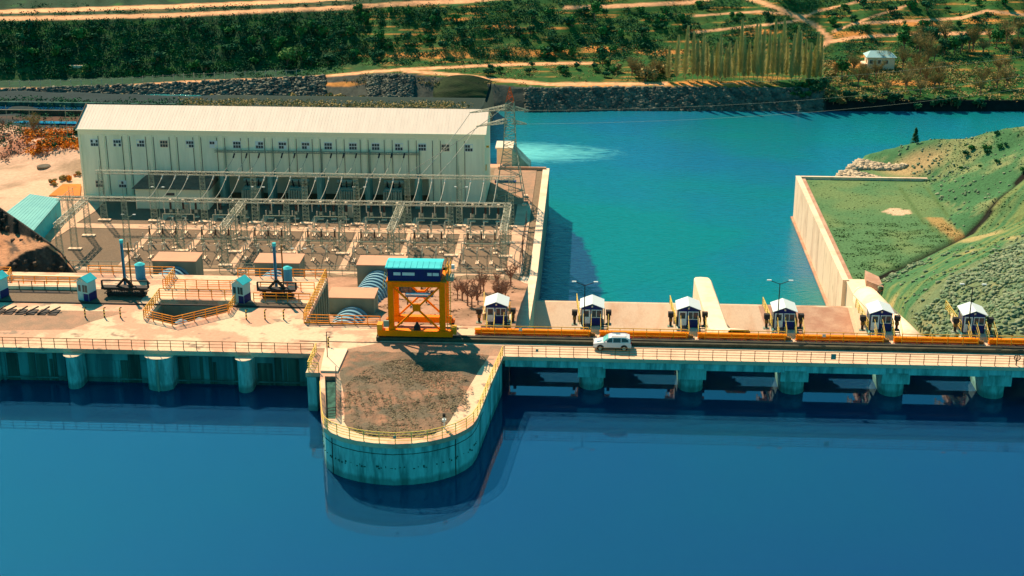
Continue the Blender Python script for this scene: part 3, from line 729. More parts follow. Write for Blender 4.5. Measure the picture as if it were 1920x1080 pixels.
for (a, b) in zip(INN[4:19], INN[5:20]):
    for k in range(6):
        t = rr.random(); x = a[0] + (b[0] - a[0]) * t; y = a[1] + (b[1] - a[1]) * t; z = -2.75 + rr.uniform(-.16, .16)
        if rr.random() < .6: m.cbox((x, y, z), (rr.uniform(.06, .3), .05, rr.uniform(.06, .22)))
part(m, 'spalled_patch', 'conc_dark', isl, kind='stuff')
SO = [(-27.0, 154.3), (-26.9, 148.4), (-25.3, 142), (-24.4, 136.2), (-23.6, 134.3), (-21.5, 133.1), (-18.8, 132.7), (-16.2, 133.1), (-14.4, 134.6), (-13.7, 137.2), (-12.9, 143), (-11.8, 149.8), (-10.9, 154.3)]
nx, ny = 70, 90; Ps = []
for j in range(ny + 1):
    y = 132.6 + (154.4 - 132.6) * j / ny; xl, xr = [], []
    pts_ = SO + [SO[0]]; xsn = []
    for (x0, y0), (x1, y1) in zip(pts_, pts_[1:]):
        if (y0 - y) * (y1 - y) <= 0 and abs(y1 - y0) > 1e-6: xsn.append(x0 + (x1 - x0) * (y - y0) / (y1 - y0))
    if len(xsn) < 2: xsn = [-18.8, -18.8] if y < 140 else [-27, -10.9]
    a, b = min(xsn), max(xsn); row = []
    for i in range(nx + 1):
        x = a + (b - a) * i / nx; e = min(1, min(i, nx - i) / 5, (j + .01) / 5)
        fur = .05 * math.sin((x + .25 * y) * 4.2) * sstep(149, 144, y) * sstep(134, 137, y)
        row.append((x, y, .012 + e * (.16 + .12 * fbm(x, y, .25, 3) + .06 * fbm(x, y, 1.4, 5) + fur)))
    Ps.append(row)
so = grid_mesh('soil_fill', 'soil', Ps); so['kind'] = 'structure'
vs_, fs_ = [], []
for _ in range(26000):
    x, y = R.uniform(-26.5, -11.5), R.uniform(133.2, 153)
    if (x + 18.9) ** 2 / 49 + (y - 142.5) ** 2 / 104 > 1.0: continue
    rowed = .5 + .5 * math.sin((x + .25 * y) * 4.2) if y < 146 else .35
    if fbm(x, y, .22, 12) + .55 * rowed * (1 if y < 146 else .6) + R.uniform(-.25, .25) < .22: continue
    a_ = R.uniform(0, 3.14); s_ = R.uniform(.05, .12); u = Vector((math.cos(a_), math.sin(a_), 0)) * s_; k = len(vs_); c_ = Vector((x, y, .19 + .12 * fbm(x, y, .25, 3))); l_ = Vector((R.gauss(0, .06), -.11, R.uniform(.01, .05)))
    vs_ += [c_ - u, c_ + u, c_ + l_ + u * .4, c_ + l_ - u * .4]; fs_.append((k, k + 1, k + 2, k + 3))
tag(part(MB().add(vs_, fs_), 'stubble', 'stubble', None), 'dry grey stubble over the earth fill of the rounded pier', None, kind='stuff')
part(MB().prism([(-29.6, 155.0), (-27.0, 155.0), (-27.1, 148.6), (-29.0, 148.6)], .003, .22), 'raised_slab', 'wall_pale', isl)
railing('railing', 'yellow railing curving round the nose of the island pier', [(x * .995 - .1, y + .15, 0) for x, y in OUT[:20]], mt='yellow_pale', step=1.6)
railing('railing', 'short yellow railing at the inner corner left of the island pier', [(-29.2, 148.6, 0), (-30.4, 148.7, 0), (-30.45, 154.2, 0)], mt='yellow_pale', step=1.1)
railing('railing', 'dark railing beside the narrow pit on the island pier', [(-27.1, 147.5, 0), (-25.35, 137.0, 0), (-26.2, 136.7, 0)], h=1.25, mt='dark_steel', step=1.0, nr=4)
x_, y_ = G(833, 803, 0); t = thing('survey_post', 'small white and dark instrument post near the nose of the island pier', 'post', (x_, y_, 0))
part(MB().tube((x_, y_, 0), (x_, y_, 1.3), .06, 8), 'pole', 'white', t); part(MB().cbox((x_, y_, 1.45), (.28, .28, .35)), 'instrument', 'dark_steel', t); part(MB().cbox((x_, y_, .9), (.4, .3, .2)), 'box', 'white', t)
x_, y_ = G(740, 820, .7); solo(MB().cbox((x_, y_ - .05, .75), (.3, .06, .25)), 'board', 'galv', 'little green board on the railing at the nose of the island pier', 'board')
solo(MB().tube((-28.9, 152.5, 0), (-28.9, 152.5, 3.2), .05, 6).tube((-28.9, 152.5, 3.2), (-28.4, 152.2, 3.3), .04, 6), 'pole', 'dark_steel', 'thin dark pole standing on the raised slab by the corner railing', 'pole')
# ---- road bridge and spillway on the right
br = thing('spillway_bridge', 'narrow concrete road bridge on piers crossing the spillway bays', 'bridge', (17, 154.5, ZW))
part(MB().box(-9.2, 110, 154.2, 161.3, -.45, 0), 'road_slab', 'bridge', br)
PX = [.6, 11.9, 23.3, 34.5, 45.7, 57.0, 68.3]
ed = [-9.2] + PX
for a, b in zip(ed, ed[1:]):
    a2 = a + (.05 if a == -9.2 else 1.25)
    part(MB().box(a2, b - 1.25, 154.45, 155.1, -1.35, -.453), 'girder', 'conc', br)
    part(MB().box(a2, b - 1.25, 157.2, 157.8, -1.35, -.453).box(a2, b - 1.25, 160.5, 161.1, -1.35, -.453), 'girder', 'conc', br)
    part(MB().box(b - 1.22, b + 1.22, 154.42, 161.1, -1.15, -.453), 'cross_beam', 'conc', br)
for x in PX:
    part(MB().box(x - 1.55, x + 1.55, 155.0, 161.2, -2.7, -1.153), 'pier_head', 'pier_nose', br)
    pts = [(x - 1.4, 163)] + [(x + 1.4 * math.cos(a), 157.2 + 1.45 * math.sin(a)) for a in np.linspace(math.pi, 2 * math.pi, 15)] + [(x + 1.4, 163)]
    part(MB().prism(pts, -20, -2.7), 'pier_nose', 'pier_nose', br)
    part(MB().box(x - 1.4, x + 1.4, 163, 167.6, -24, -.05), 'pier_body', 'wall_pale', br)
part(MB().box(-9.2, 110, 158.0, 159.25, .003, .42), 'rail_beam', 'rail_beam', br)
part(MB().box(-24.2, -9.2, 158.0, 159.25, .003, .42), 'rail_beam', 'rail_beam', br)
part(MB().box(-24.2, 110, 158.55, 158.65, .42, .52), 'crane_rail', 'dark_steel', br)
part(MB().box(58.4, 110, 161.3, 164, -20, -.05), 'abutment', 'conc', br)
part(MB().box(-11, -9.2, 163.3, 168, -24, -.3), 'abutment', 'wall_pale', br)
railing('railing', 'long brown railing along the waterside edge of the spillway bridge', [(-9.2, 154.4, 0), (110, 154.4, 0)], h=1.2, mt='rust_rail', step=1.55, nr=4, t=.045)
railing('railing', 'long brown railing along the waterside edge of the intake deck', [(-120, 154.1, 0), (-30.7, 154.1, 0)], h=1.1, mt='rust_rail', step=1.5, nr=3, t=.045)
# radial gates between the piers, curved towards the reservoir
for i, (a, b) in enumerate(zip([-9.2] + PX[:5], PX[:6])):
    a2 = a + (.05 if i == 0 else 1.43); b2 = b - 1.43
    g = thing('radial_gate', '%s curved dark steel spillway gate from the island pier, under the bridge' % ORD[i], 'gate', ((a2 + b2) / 2, 164, ZW))
    prof = []; prof2 = []
    for k in range(13):
        th = rad(-30 + 48 * k / 12); prof.append((172 - 8.6 * math.cos(th), -4 + 8.6 * math.sin(th))); prof2.append((172 - 8.3 * math.cos(th), -4 + 8.3 * math.sin(th)))
    part(MB().extr_x(prof + prof2[::-1], a2, b2), 'skin_plate', 'conc_dark', g)
    for x in (a2 + .6, b2 - .6): part(MB().bar((x, 164, -1), (x, 172, -4), .35).bar((x, 164, -7), (x, 172, -4), .35), 'gate_arm', 'dark_steel', g)
# ---- spillway chute, divider, walls
prof = [(163.5, -7.5), (168, -8), (176, -11), (186, -17.5), (194, -21.8), (202, -23.4), (210, -23.1), (217, -21.8), (221, -20.8), (224.6, -20), (225.3, -20.05), (225.3, -40), (163.5, -40)]
struct(MB().extr_x(prof, -9.0, 43.0), 'spillway_chute', 'chute')
struct(MB().add([(28.2, 214, -22.2), (41.3, 214, -22.2), (41.3, 224.4, -19.97), (27.2, 224.4, -19.97)], [(0, 1, 2, 3)]), 'sediment', 'wall_top')
dw = thing('divider_wall', 'pale tapering wall dividing the spillway, ending in a rounded nose above the tailwater', 'wall', (17.9, 215, -26))
sec = [(170, -2), (190, -10.6), (222, -15.3), (225.5, -16.2)]
m = MB(); vs = []
def halfw(y): return 1.25
N_ = 24
for i in range(N_ + 1):
    y = 165 + (226.3 - 165) * i / N_; zt = float(np.interp(y, [165, 190, 222, 226.3], [-.5, -10.2, -14.5, -15.9])); w = 1.3 if y < 222 else 1.3 * math.sqrt(max(.03, 1 - ((y - 222) / 4.4) ** 2))
    vs.append([(17.95 - w - .25, y, -28), (17.95 - w, y, zt - .25), (17.95 - w + .22, y, zt), (17.95 + w - .22, y, zt), (17.95 + w, y, zt - .25), (17.95 + w + .25, y, -28)])
flat = [p for r in vs for p in r]; fs = []
for i in range(N_):
    for k in range(5): a = i * 6 + k; fs.append((a, a + 1, a + 7, a + 6))
fs.append(tuple(range(N_ * 6, N_ * 6 + 6))); m.add(flat, fs)
o = part(m, 'wall_body', 'wall_pale', dw)
def wall_run(name, label, x0, x1, yz, mtt, mtf, zb=-32, top=.06, parts=()):
    t = thing(name, label, 'wall', ((x0 + x1) / 2, yz[0][0], zb)); v = []; n = len(yz)
    m = MB().extr_x([(y, z) for y, z in yz] + [(yz[-1][0], zb), (yz[0][0], zb)], x0, x1); part(m, 'wall_body', mtf, t)
    m = MB().extr_x([(y, z + .003) for y, z in yz] + [(y, z + top) for y, z in yz[::-1]], x0 - .06, x1 + .06); part(m, 'coping', mtt, t)
    return t
wall_run('training_wall', 'left spillway wall with a pale flat top running down beside the tailwater', -10.9, -8.4, [(170, -6), (185, -12.4), (200, -14.2), (230, -17.8)], 'wall_pale', 'conc')
wall_run('tailrace_wall', 'long green grey quay wall between the yard and the turquoise river', -9.6, -8.4, [(230, -17.8), (296, -17.8)], 'wall_pale', 'conc')
rw_ = wall_run('training_wall', 'right spillway wall, broad and cream coloured, sloping down under the embankment', 42.0, 45.9, [(170, -6), (188, -11.2), (203, -13.8), (224, -17.6), (232, -17.9)], 'wall_pale', 'wall_pale')
part(MB().tube((43.95, 184, -11.3), (43.95, 203, -14.75), 2.05, 24).tube((43.95, 203, -14.75), (43.95, 224, -18.3), 2.05, 24).tube((43.95, 224, -18.3), (43.95, 227.5, -19.1), 2.05, 24, 1.6).tube((43.95, 227.5, -19.1), (43.95, 229.5, -19.8), 1.6, 24, .7), 'rounded_shoulder', 'wall_pale', rw_, smooth=True)
part(MB().prism([(44.6, 228), (46.8, 225), (46.9, 230), (45.2, 233)], -18.2, -16.6), 'coping_block', 'wall_top', rw_)
t = wall_run('retaining_wall', 'tall cream retaining wall holding the grass terrace above the river', 41.4, 42.3, [(231.0, -17.7), (292.8, -17.7)], 'wall_pale', 'wall_pale')
part(MB().box(42.3, 43.2, 231, 292.2, -22, -17.95), 'walkway', 'wall_top', t)
part(MB().box(42.3, 67.5, 292.2, 292.8, -32, -17.64), 'end_wall', 'wall_pale', t)
part(MB().box(40.9, 41.4, 231, 292.8, -32, -26.2), 'footing', 'wall_top', t)
for k in range(8): part(MB().box(41.385, 41.4, 236 + 7.5 * k, 236.06 + 7.5 * k, -26, -17.8), 'joint', 'wall_top', t)

# ================================================================== GANTRY CRANE
gc = thing('gantry_crane', 'orange gantry crane with a blue machine house standing on the dam rails', 'crane', (-19.5, 160.2, 0))
XL, XR, Y0, Y1, ZT = -22.45, -16.55, 158.6, 163.0, 7.2
part(MB().box(-24.0, -15.4, Y0 - .45, Y0 + .35, .55, 1.25), 'sill_beam', 'orange', gc)
part(MB().box(-23.4, -15.9, Y1 - .4, Y1 + .4, .55, 1.25), 'sill_beam', 'orange', gc)
for x in (XL, XR):
    for y in (Y0, Y1): part(MB().cbox((x, y, (1.25 + ZT) / 2), (.66, .5, ZT - 1.25)), 'leg', 'orange', gc)
    part(MB().box(x - .25, x + .25, Y0 + .35, Y1 - .35, ZT - .75, ZT - .1), 'end_beam', 'orange', gc)
    part(MB().bar((x, Y0, 1.4), (x, Y1, ZT - .8), .14), 'side_brace', 'orange', gc)
for y in (Y0 - .05, Y1):
    part(MB().box(XL + .36, XR - .36, y - .25, y + .25, ZT - .65, ZT - .15), 'top_beam', 'orange', gc)
    part(MB().bar((XL + .3, y, ZT - .7), (XR - .3, y, 1.3), .2), 'cross_brace', 'orange', gc)
    part(MB().bar((XL + .3, y, 1.3), (XR - .3, y, ZT - .7), .2), 'cross_brace', 'orange', gc)
    part(MB().cbox((-19.5, y, 4.0), (.9, .26, .9)), 'gusset', 'orange', gc)
for x in (-23.3, -22.0, -17.1, -15.9):
    for y in (Y0 - .05, Y1):
        part(MB().tube((x, y - .2, .5), (x, y + .2, .5), .33, 12), 'wheel', 'dark_steel', gc)
        part(MB().cbox((x, y, .72), (.7, .55, .35)), 'bogie', 'orange_worn', gc)
part(MB().cbox((-19.5, Y0, 1.45), (.7, .6, .5)).tube((-19.5, Y0, 1.7), (-19.5, Y0, 2.2), .3, 8, .1), 'drive_motor', 'dark_steel', gc)
part(MB().box(-24.1, -23.5, 158.2, 159.3, .7, 1.9).box(-15.6, -15.0, 158.6, 159.4, .7, 1.6), 'cabinet', 'yellow', gc)
part(MB().cbox((-23.0, 158.2, 2.1), (.6, .3, .7)), 'control_box', 'galv', gc)
part(MB().box(XL - .45, XR + .55, Y0 - .6, Y0 + 2.3, ZT, ZT + .12), 'platform', 'orange', gc); part(MB().box(XL - .2, XR + .2, Y1 - .25, Y1 + .25, ZT - .15, ZT), 'rear_walkway', 'orange', gc)
hb = part(MB().box(-22.7, -16.7, 158.2, 160.9, ZT + .12, 9.02), 'machine_house', 'navy', gc)
for x, w in ((-21.6, .8), (-20.3, 1.4), (-17.9, .5), (-17.2, .7)):
    part(MB().box(x - w / 2, x + w / 2, 158.13, 158.2, 8.0, 8.35), 'window', 'white', hb)
for k in range(10): part(MB().box(-22.68 + k * .6, -22.64 + k * .6, 158.17, 158.2, 7.4, 9.0), 'panel_rib', 'navy', hb)
part(MB().extr_x([(157.8, 8.9), (159.55, 9.1), (161.2, 8.9), (161.2, 9.02), (159.55, 9.24), (157.8, 9.04)], -22.9, -16.5), 'roof', 'cyan', gc)
for k in range(10): part(MB().extr_x([(157.78, 9.045), (159.55, 9.245), (159.55, 9.28), (157.78, 9.08)], -22.75 + k * .67, -22.70 + k * .67), 'roof_seam', 'cyan', gc)
m = MB()
for x in (-16.1, -15.75):
    for y in (158.6, 161): m.bar((x, y, 7.2), (x, y, 9.2), .08)
for z in (7.8, 8.3, 8.8): m.bar((-16.1, 158.6, z), (-16.1, 161, z), .06).bar((-15.75, 158.6, z), (-15.75, 161, z), .06)
part(m, 'ladder_cage', 'yellow', gc)
part(MB().bar((-16.0, 158.5, 1.2), (-16.0, 158.5, 7.2), .07).bar((-15.6, 158.5, 1.2), (-15.6, 158.5, 7.2), .07), 'ladder_rail', 'yellow', gc)
for k in range(18): part(MB().bar((-16.0, 158.5, 1.4 + k * .32), (-15.6, 158.5, 1.4 + k * .32), .045), 'ladder_rung', 'yellow', gc)
part(MB().cbox((-15.7, 159.4, 7.4), (.9, 1.2, .5)), 'cable_reel_box', 'galv', gc)
part(MB().cbox((-15.4, 160, 8.5), (.35, .35, .5)), 'floodlight', 'white', gc)
m = MB()
for dx in (-.25, .05): m.bar((XL - .6 + dx, 158.3, 6.4), (XL - .3 + dx, 158.3, 8.3), .07)
part(m, 'platform_ladder', 'yellow_pale', gc)
for s in (-1, 1): part(MB().tube((-19.5 + s * 1.1, 160.6, 5.0), (-19.5 + s * 1.1, 160.6, 7.2), .03, 5), 'rope', 'dark_steel', gc)
lb = thing('lifting_beam', 'blue and white lifting beam hanging in the middle of the orange gantry crane', 'lifting beam', (-19.4, 160.6, 4.6))
part(MB().box(-21.0, -17.8, 160.3, 160.9, 4.6, 4.95), 'beam', 'blue', lb)
part(MB().box(-20.9, -18.3, 160.24, 160.3, 4.82, 4.93), 'white_band', 'white', lb)
part(MB().cbox((-17.9, 160.6, 5.1), (.4, .4, .4)), 'sheave', 'dark_steel', lb)

# ================================================================== ROADSIDE: girder, cabins, hoists, railings
def make_booth(roofm, wallm, warm):
    b = thing('control_cabin', 'x', 'cabin', (0, 0, 0))
    w, d, h = 1.22, 1.25, 2.15
    part(MB().box(-w, w, -d, d, -.08, 0), 'floor_plate', 'dark_steel', b)
    part(MB().extr_y([(-w, 0), (w, 0), (w, h), (0, h + .55), (-w, h)], -d, d), 'wall', wallm, b)
    for s in (-1, 1):
        part(MB().extr_y([(0, h + .66), (s * (w + .22), h + .10), (s * (w + .22), h + .04), (0, h + .60)], -d - .35, d + .3), 'roof', roofm, b)
    if wallm != 'navy': part(MB().box(.06, w, -d - .03, -d, 0, .85).box(w, w + .03, -d, d, 0, .9), 'lower_panel', 'navy', b)
    dr = part(MB().box(-w + .06, -.22, -d - .05, -d, .05, 1.95), 'door', warm, b)
    part(MB().box(-w + .22, -.38, -d - .06, -d - .05, 1.05, 1.8), 'door_glass', 'glass', dr)
    wi = part(MB().box(-.08, w - .04, -d - .06, -d, .95, 1.95), 'window', warm, b)
    part(MB().box(0.0, .47, -d - .08, -d - .06, 1.03, 1.86), 'pane', 'glass', wi); part(MB().box(.55, w - .12, -d - .08, -d - .06, 1.03, 1.86), 'pane', 'glass', wi)
    ws = part(MB().box(-w - .05, -w, -.7, .6, 1.0, 1.9), 'window', warm, b)
    part(MB().box(-w - .07, -w - .05, -.62, -.08, 1.08, 1.82), 'pane', 'glass', ws); part(MB().box(-w - .07, -w - .05, 0.0, .52, 1.08, 1.82), 'pane', 'glass', ws)
    part(MB().cbox((0, -d - .04, h + .2), (.2, .08, .22)), 'lamp', 'white_warm', b)
    for s in (-1, 1): part(MB().box(s * w - .04 + (.0), s * w + .04, -d - .03, -d, 0, h), 'corner_trim', 'dark_steel' if roofm == 'white' else warm, b)
    return b
bw = Placer(make_booth('white', 'navy', 'white')); bc = Placer(make_booth('cyan', 'booth_wall', 'booth_wall'))
BX = [-10.75, .55, 11.85, 23.05, 34.2, 44.9, 56.2]
land = ['left of the retaining wall top, beside the bare trees', 'just left above the white car', 'in front of the pale divider wall', 'right of the divider wall and beside a lamp post', 'in front of the broad sloping training wall', 'at the far right below the rocky embankment', 'outside']
for x, l in zip(BX[:6], land):
    bw((x, 165.4, .05), 'white roofed navy control cabin ' + l)
for i, (x, y) in enumerate(((-61.7, 169.7), (-42.5, 170.0), (-72.9, 170.0))):
    bc((x, y, .02), ['cyan roofed cabin on the intake deck beside the dark lifting frame', 'cyan roofed cabin between the triangular opening and the second blue cylinder', 'cyan roofed cabin cut by the left edge of the photo'][i], rz=rad(-20), scale=(.66, .62, 1.12))
# motors and hoists beside each white cabin, stairs and their yellow rails
def make_hoist():
    b = thing('gate_hoist', 'x', 'hoist'); part(MB().cbox((0, 0, 1.55), (.65, .6, .55)), 'motor_box', 'dark_steel', b)
    part(MB().tube((0, 0, 0), (0, 0, 1.3), .16, 8), 'pedestal', 'dark_steel', b); part(MB().tube((-.2, 0, .9), (.2, 0, .9), .26, 12), 'drum', 'rust_rail', b); part(MB().cbox((0, 0, .06), (.7, .6, .12)), 'base', 'galv', b)
    return b
ph = Placer(make_hoist())
def make_stair():
    b = thing('cabin_stair', 'x', 'stairs')
    m = MB().bar((-.4, -1.6, .05), (-.4, .2, .75), .08).bar((.4, -1.6, .05), (.4, .2, .75), .08); part(m, 'stringer', 'yellow_pale', b)
    for k in range(5): part(MB().cbox((0, -1.5 + .38 * k, .12 + .15 * k), (.8, .26, .04)), 'tread', 'dark_steel', b)
    for s in (-1, 1):
        part(MB().bar((s * .45, -1.7, 0), (s * .45, -1.7, 1.15), .06), 'post', 'yellow_pale', b)
        part(MB().bar((s * .45, -1.7, 1.12), (s * .45, .3, 1.9), .045).bar((s * .45, -1.7, .65), (s * .45, .3, 1.4), .035), 'handrail', 'yellow_pale', b)
    return b
st = Placer(make_stair())
for i, x in enumerate(BX[:6]):
    ph((x - 2.05, 164.4, -.05), 'black hoist motor on the left side of the %s white cabin from the left' % ORD[i])
    ph((x + 1.95, 164.6, -.05), 'black hoist motor on the right side of the %s white cabin from the left' % ORD[i])
    st((x - .55, 162.6, .05), 'steep steps to the door of the %s white cabin, left flight' % ORD[i]); st((x + 1.45, 162.6, .05), 'steep steps at the %s white cabin, right flight' % ORD[i])
    z0 = .3
    railing('railing', 'sloping yellow hand rails behind the %s white cabin from the left, left side' % ORD[i], [(x - 1.45, 164.0, .2), (x - 1.75 - .12 * i, 168.6, 1.2)], h=1.1, nr=4, step=1.2, mt='yellow_pale', t=.06)
    railing('railing', 'sloping yellow hand rails behind the %s white cabin from the left, right side' % ORD[i], [(x + 1.45, 164.0, .2), (x + 1.45, 167.2, .6)], h=1.0, nr=4, step=1.2, mt='yellow' if i < 5 else 'yellow_pale', t=.06)
    t = thing('cabin_platform', 'concrete stand under the %s white cabin from the left' % ORD[i], 'platform', (x, 166, -.05))
    part(MB().box(x - 1.3, x + 1.3, 164.0, 167.0, -.4, -.04), 'plinth', 'conc', t); part(MB().box(x - 1.7, x - 1.35, 165.2, 168.3, -.04, .8), 'side_wall', 'wall_pale', t)
# orange girder along the road, in lengths between the cabins, with its own thin handrail
ends = [-15.6] + [b for b in BX[:6]] + [80]
for i in range(6):
    a = BX[i] + (-2.3 if i == 0 else 0.9); b = BX[i + 1] - .2 if i < 5 else 90
    g = thing('orange_girder', ['orange box girder by the roadside from the first white cabin to the second', 'orange box girder between the second and third white cabins', 'orange box girder between the third and fourth white cabins', 'orange box girder between the fourth and fifth white cabins', 'orange box girder between the fifth and sixth white cabins', 'orange box girder running out of view right of the last cabin'][i], 'girder', (a, 160.8, 0))
    part(MB().box(a + .05, b, 160.55, 160.95, .18, .62), 'web', 'orange', g); part(MB().box(a, b + .05, 160.45, 161.0, .62, .68), 'top_flange', 'orange', g); part(MB().box(a, b + .05, 160.45, 161.0, .12, .18), 'bottom_flange', 'orange_worn', g)
    k = a + .4
    while k < b: part(MB().box(k, k + .35, 160.55, 160.95, .003, .12), 'bearing', 'dark_steel', g); k += 2.6
    if i < 5: part(MB().box(b - .9, b + .6, 160.6, 161.1, .05, .35), 'coupling', 'rust_rail', g)
    railing('railing', 'thin yellow handrail over the orange girder %s' % ['left of the white car', 'right behind the white car', 'before the divider wall', 'before the chute with the brown stain', 'before the broad training wall', 'at the far right edge'][i], [(a + .8, 160.1, 0), (b - .2, 160.1, 0)], h=1.3, nr=3, step=1.6, mt='yellow', t=.05)
# lamps
def make_lamp(hh, arm, mt='dark_steel'):
    b = thing('street_lamp', 'x', 'street lamp'); part(MB().tube((0, 0, 0), (0, 0, hh), .08, 8, .05), 'pole', mt, b)
    part(MB().cbox((0, 0, .1), (.35, .35, .2)), 'base', 'galv', b)
    for s in (-1, 1):
        part(MB().tube((0, 0, hh - .1), (s * arm, 0, hh + .3), .04, 6), 'arm', mt, b); part(MB().cbox((s * (arm + .2), 0, hh + .36), (.5, .22, .12)), 'lamp_head', 'white', b)
    return b
lp = Placer(make_lamp(5.8, 1.05))
for x, y, l in ((22.2, 163.9, 'tall double armed lamp post beside the fourth white cabin'), (-.35, 162.2, 'tall double armed lamp post behind the white car, against the darker water'), (44.2, 163.8, 'tall double armed lamp post in front of the last white cabin')): lp((x, y, 0), l)
ly = Placer(make_lamp(6.0, .8, 'galv'))
for i, (px, w) in enumerate(((287, 'before the dark roofed annex'), (477, 'beside the leftmost transformer'), (669, 'beside the third transformer'), (862, 'near the right end of the powerhouse'))):
    x, y = G(px, 363, -12); ly((x, y + 3, ZY), 'grey double armed yard lamp ' + w)
for i, (px, py) in enumerate(((241, 406), (1032 * 0 + 560, 470))):
    x, y = G(px, py, -12); ly((x, y, ZY), ['grey double armed yard lamp over the leftmost bay of the switchyard', 'grey double armed yard lamp beside the middle anchor block'][i])
# left deck furniture
def cyl_post(x, y, l):
    b = thing('hoist_cylinder', l, 'cylinder', (x, y, 0)); part(MB().tube((x, y, 0), (x, y, 6.2), .19, 16), 'barrel', 'blue', b, smooth=False)
    part(MB().tube((x, y, 6.2), (x, y, 6.6), .25, 16), 'end_cap', 'cyan', b); part(MB().tube((x + .0, y - .3, .3), (x, y - .24, 6.0), .04, 6), 'pipe', 'dark_steel', b); part(MB().cbox((x, y, .25), (1.0, 1.0, .5)), 'base', 'dark_steel', b)
cyl_post(-58.0, 173.2, 'tall blue cylinder behind the dark lifting frame'); cyl_post(-38.8, 173.0, 'tall blue cylinder right of the second cyan cabin')
for x, y, l in ((-57.4, 172.9, 'dark pole beside the left blue cylinder'), (-38.15, 172.8, 'dark pole beside the right blue cylinder')):
    solo(MB().tube((x + .3, y, 0), (x + .3, y, 6.4), .09, 8), 'pole', 'rust_rail', l, 'pole')
for x, y, l in ((-57.3, 177.4, 'blue tank standing behind the left blue cylinder'), (-38.2, 177.0, 'blue tank with a domed lid behind the right blue cylinder')):
    b = thing('tank', l, 'tank', (x, y, 0)); part(MB().tube((x, y, 0), (x, y, 1.9), .62, 18), 'shell', 'blue', b); part(MB().tube((x, y, 1.9), (x, y, 2.15), .68, 18, .25), 'lid', 'cyan', b)
def frame(x0, x1, y, l):
    b = thing('lifting_frame', l, 'frame', ((x0 + x1) / 2, y, 0)); m = MB()
    part(MB().box(x0, x1, y - .5, y + .5, 1.0, 1.25).box(x0 + .6, x1 - .3, y - .4, y + .4, .15, .5), 'beam', 'dark_steel', b)
    part(MB().lattice((x0 + .3, y, .7), (x1 - .3, y, .7), .8, .5, 8, .09), 'truss', 'dark_steel', b)
    part(MB().bar((x0, y, 2.0), (x1, y, 2.0), .12).bar((x0, y, 1.1), (x0, y, 2.0), .2).bar((x1, y, 1.1), (x1, y, 2.0), .2), 'guard_rail', 'dark_steel', b)
    c = (x0 + x1) / 2; part(MB().bar((c - 1.1, y, 1.1), (c, y, 2.3), .3).bar((c + 1.1, y, 1.1), (c, y, 2.3), .3), 'hanger', 'dark_steel', b)
    for xx in (x0 + .8, x1 - .8): part(MB().bar((xx, y - .4, 0), (xx, y - .4, 1), .16).bar((xx, y + .4, 0), (xx, y + .4, 1), .16), 'support', 'dark_steel', b)
frame(-60.2, -54.4, 171.0, 'black truss lifting frame at the foot of the left blue cylinder'); frame(-40.8, -36.0, 171.4, 'low dark lifting frame at the foot of the right blue cylinder')
m_ = thing('scrap_heap', 'row of dark steel racks lying on the dirt at the left edge of the deck', 'racks', (-70, 164.6, 0))
for k in range(9): part(MB().box(-75.5 + k * 1.35, -74.5 + k * 1.35, 163.9, 165.6, .01, .10), 'rack', 'dark_steel', m_)
for k in range(9): part(MB().bar((-75.7 + k * 1.35 + .3 * (k % 2), 163.8 + .2 * (k % 3), .15), (-74.4 + k * 1.35, 165.4, .55), .14), 'rack_arm', 'dark_steel', m_)
def make_boll():
    b = thing('bollard', 'x', 'bollard')
    for k in range(6): part(MB().tube((0, 0, k * .2), (0, 0, (k + 1) * .2 - .004), .09, 10), 'band', 'dark_steel' if k % 2 == 0 else 'yellow_pale', b)
    part(MB().tube((-.0, 0, 1.17), (.22, 0, 1.28), .07, 8), 'hook', 'dark_steel', b); return b
bl = Placer(make_boll())
for i, px in enumerate((160, 196, 226)): x, y = G(px, 595, 0); bl((x, y, 0), '%s striped bollard from the left, before the first cyan cabin' % ORD[i])
for i, px in enumerate((462, 497, 532)): x, y = G(px, 599, 0); bl((x, y, 0), '%s striped bollard from the left, before the second cyan cabin' % ORD[i])
x, y = G(616, 651, 0); bl((x, y, 0), 'lone striped bollard by the corner of the island pier')
# orange railings of the left deck
def rl(l, pts, **k): k.setdefault('mt', 'orange_rail'); k.setdefault('t', .06); railing('railing', l, [(x, y, 0) for x, y in pts], **k)
rl('orange railing round the point of the triangular opening', [(-52.8, 163.3), (-48.5, 161.2), (-43.2, 165.6)], nr=4, h=1.2)
rl('orange railing at the left side of the triangular opening', [(-52.8, 163.3), (-52.9, 170.3)], nr=4, h=1.2, mt='yellow', step=.9)
rl('orange railing at the right side of the triangular opening', [(-43.1, 165.8), (-43.1, 170.3)], nr=4, h=1.2, mt='yellow', step=.9)
rl('orange railing along the rear of the triangular opening', [(-52.9, 170.5), (-43.1, 170.5)], nr=4, h=1.25)
rl('second orange railing behind the triangular opening', [(-53.5, 174.2), (-43.5, 174.2)], nr=4, h=1.1)
rl('orange railing along the rear edge of the deck between the two blue cylinders', [(-64.5, 178.7), (-53.2, 178.7)], nr=3)
rl('orange railing stepping forward before the left anchor block', [(-53.2, 178.7), (-53.2, 174.4)], nr=4, mt='yellow', step=.9)
rl('orange railing along the rear deck edge before the middle anchor block', [(-45.0, 178.7), (-33.5, 178.7)], nr=3)
rl('orange railing on the rear deck right of the second cyan cabin', [(-41, 173.9), (-34.2, 173.9)], nr=3)
rl('low orange railing right of the low dark lifting frame', [(-41, 169.9), (-34.0, 169.9)], nr=3)
rl('bright yellow railing down the right side of the intake deck', [(-33.55, 178.7), (-33.55, 163.3)], nr=4, mt='yellow', step=.9, h=1.3)
rl('orange railing from the deck corner to the gantry crane', [(-33.5, 163.1), (-31, 163.0), (-24.4, 162.9)], nr=3, h=1.1, kick=True)
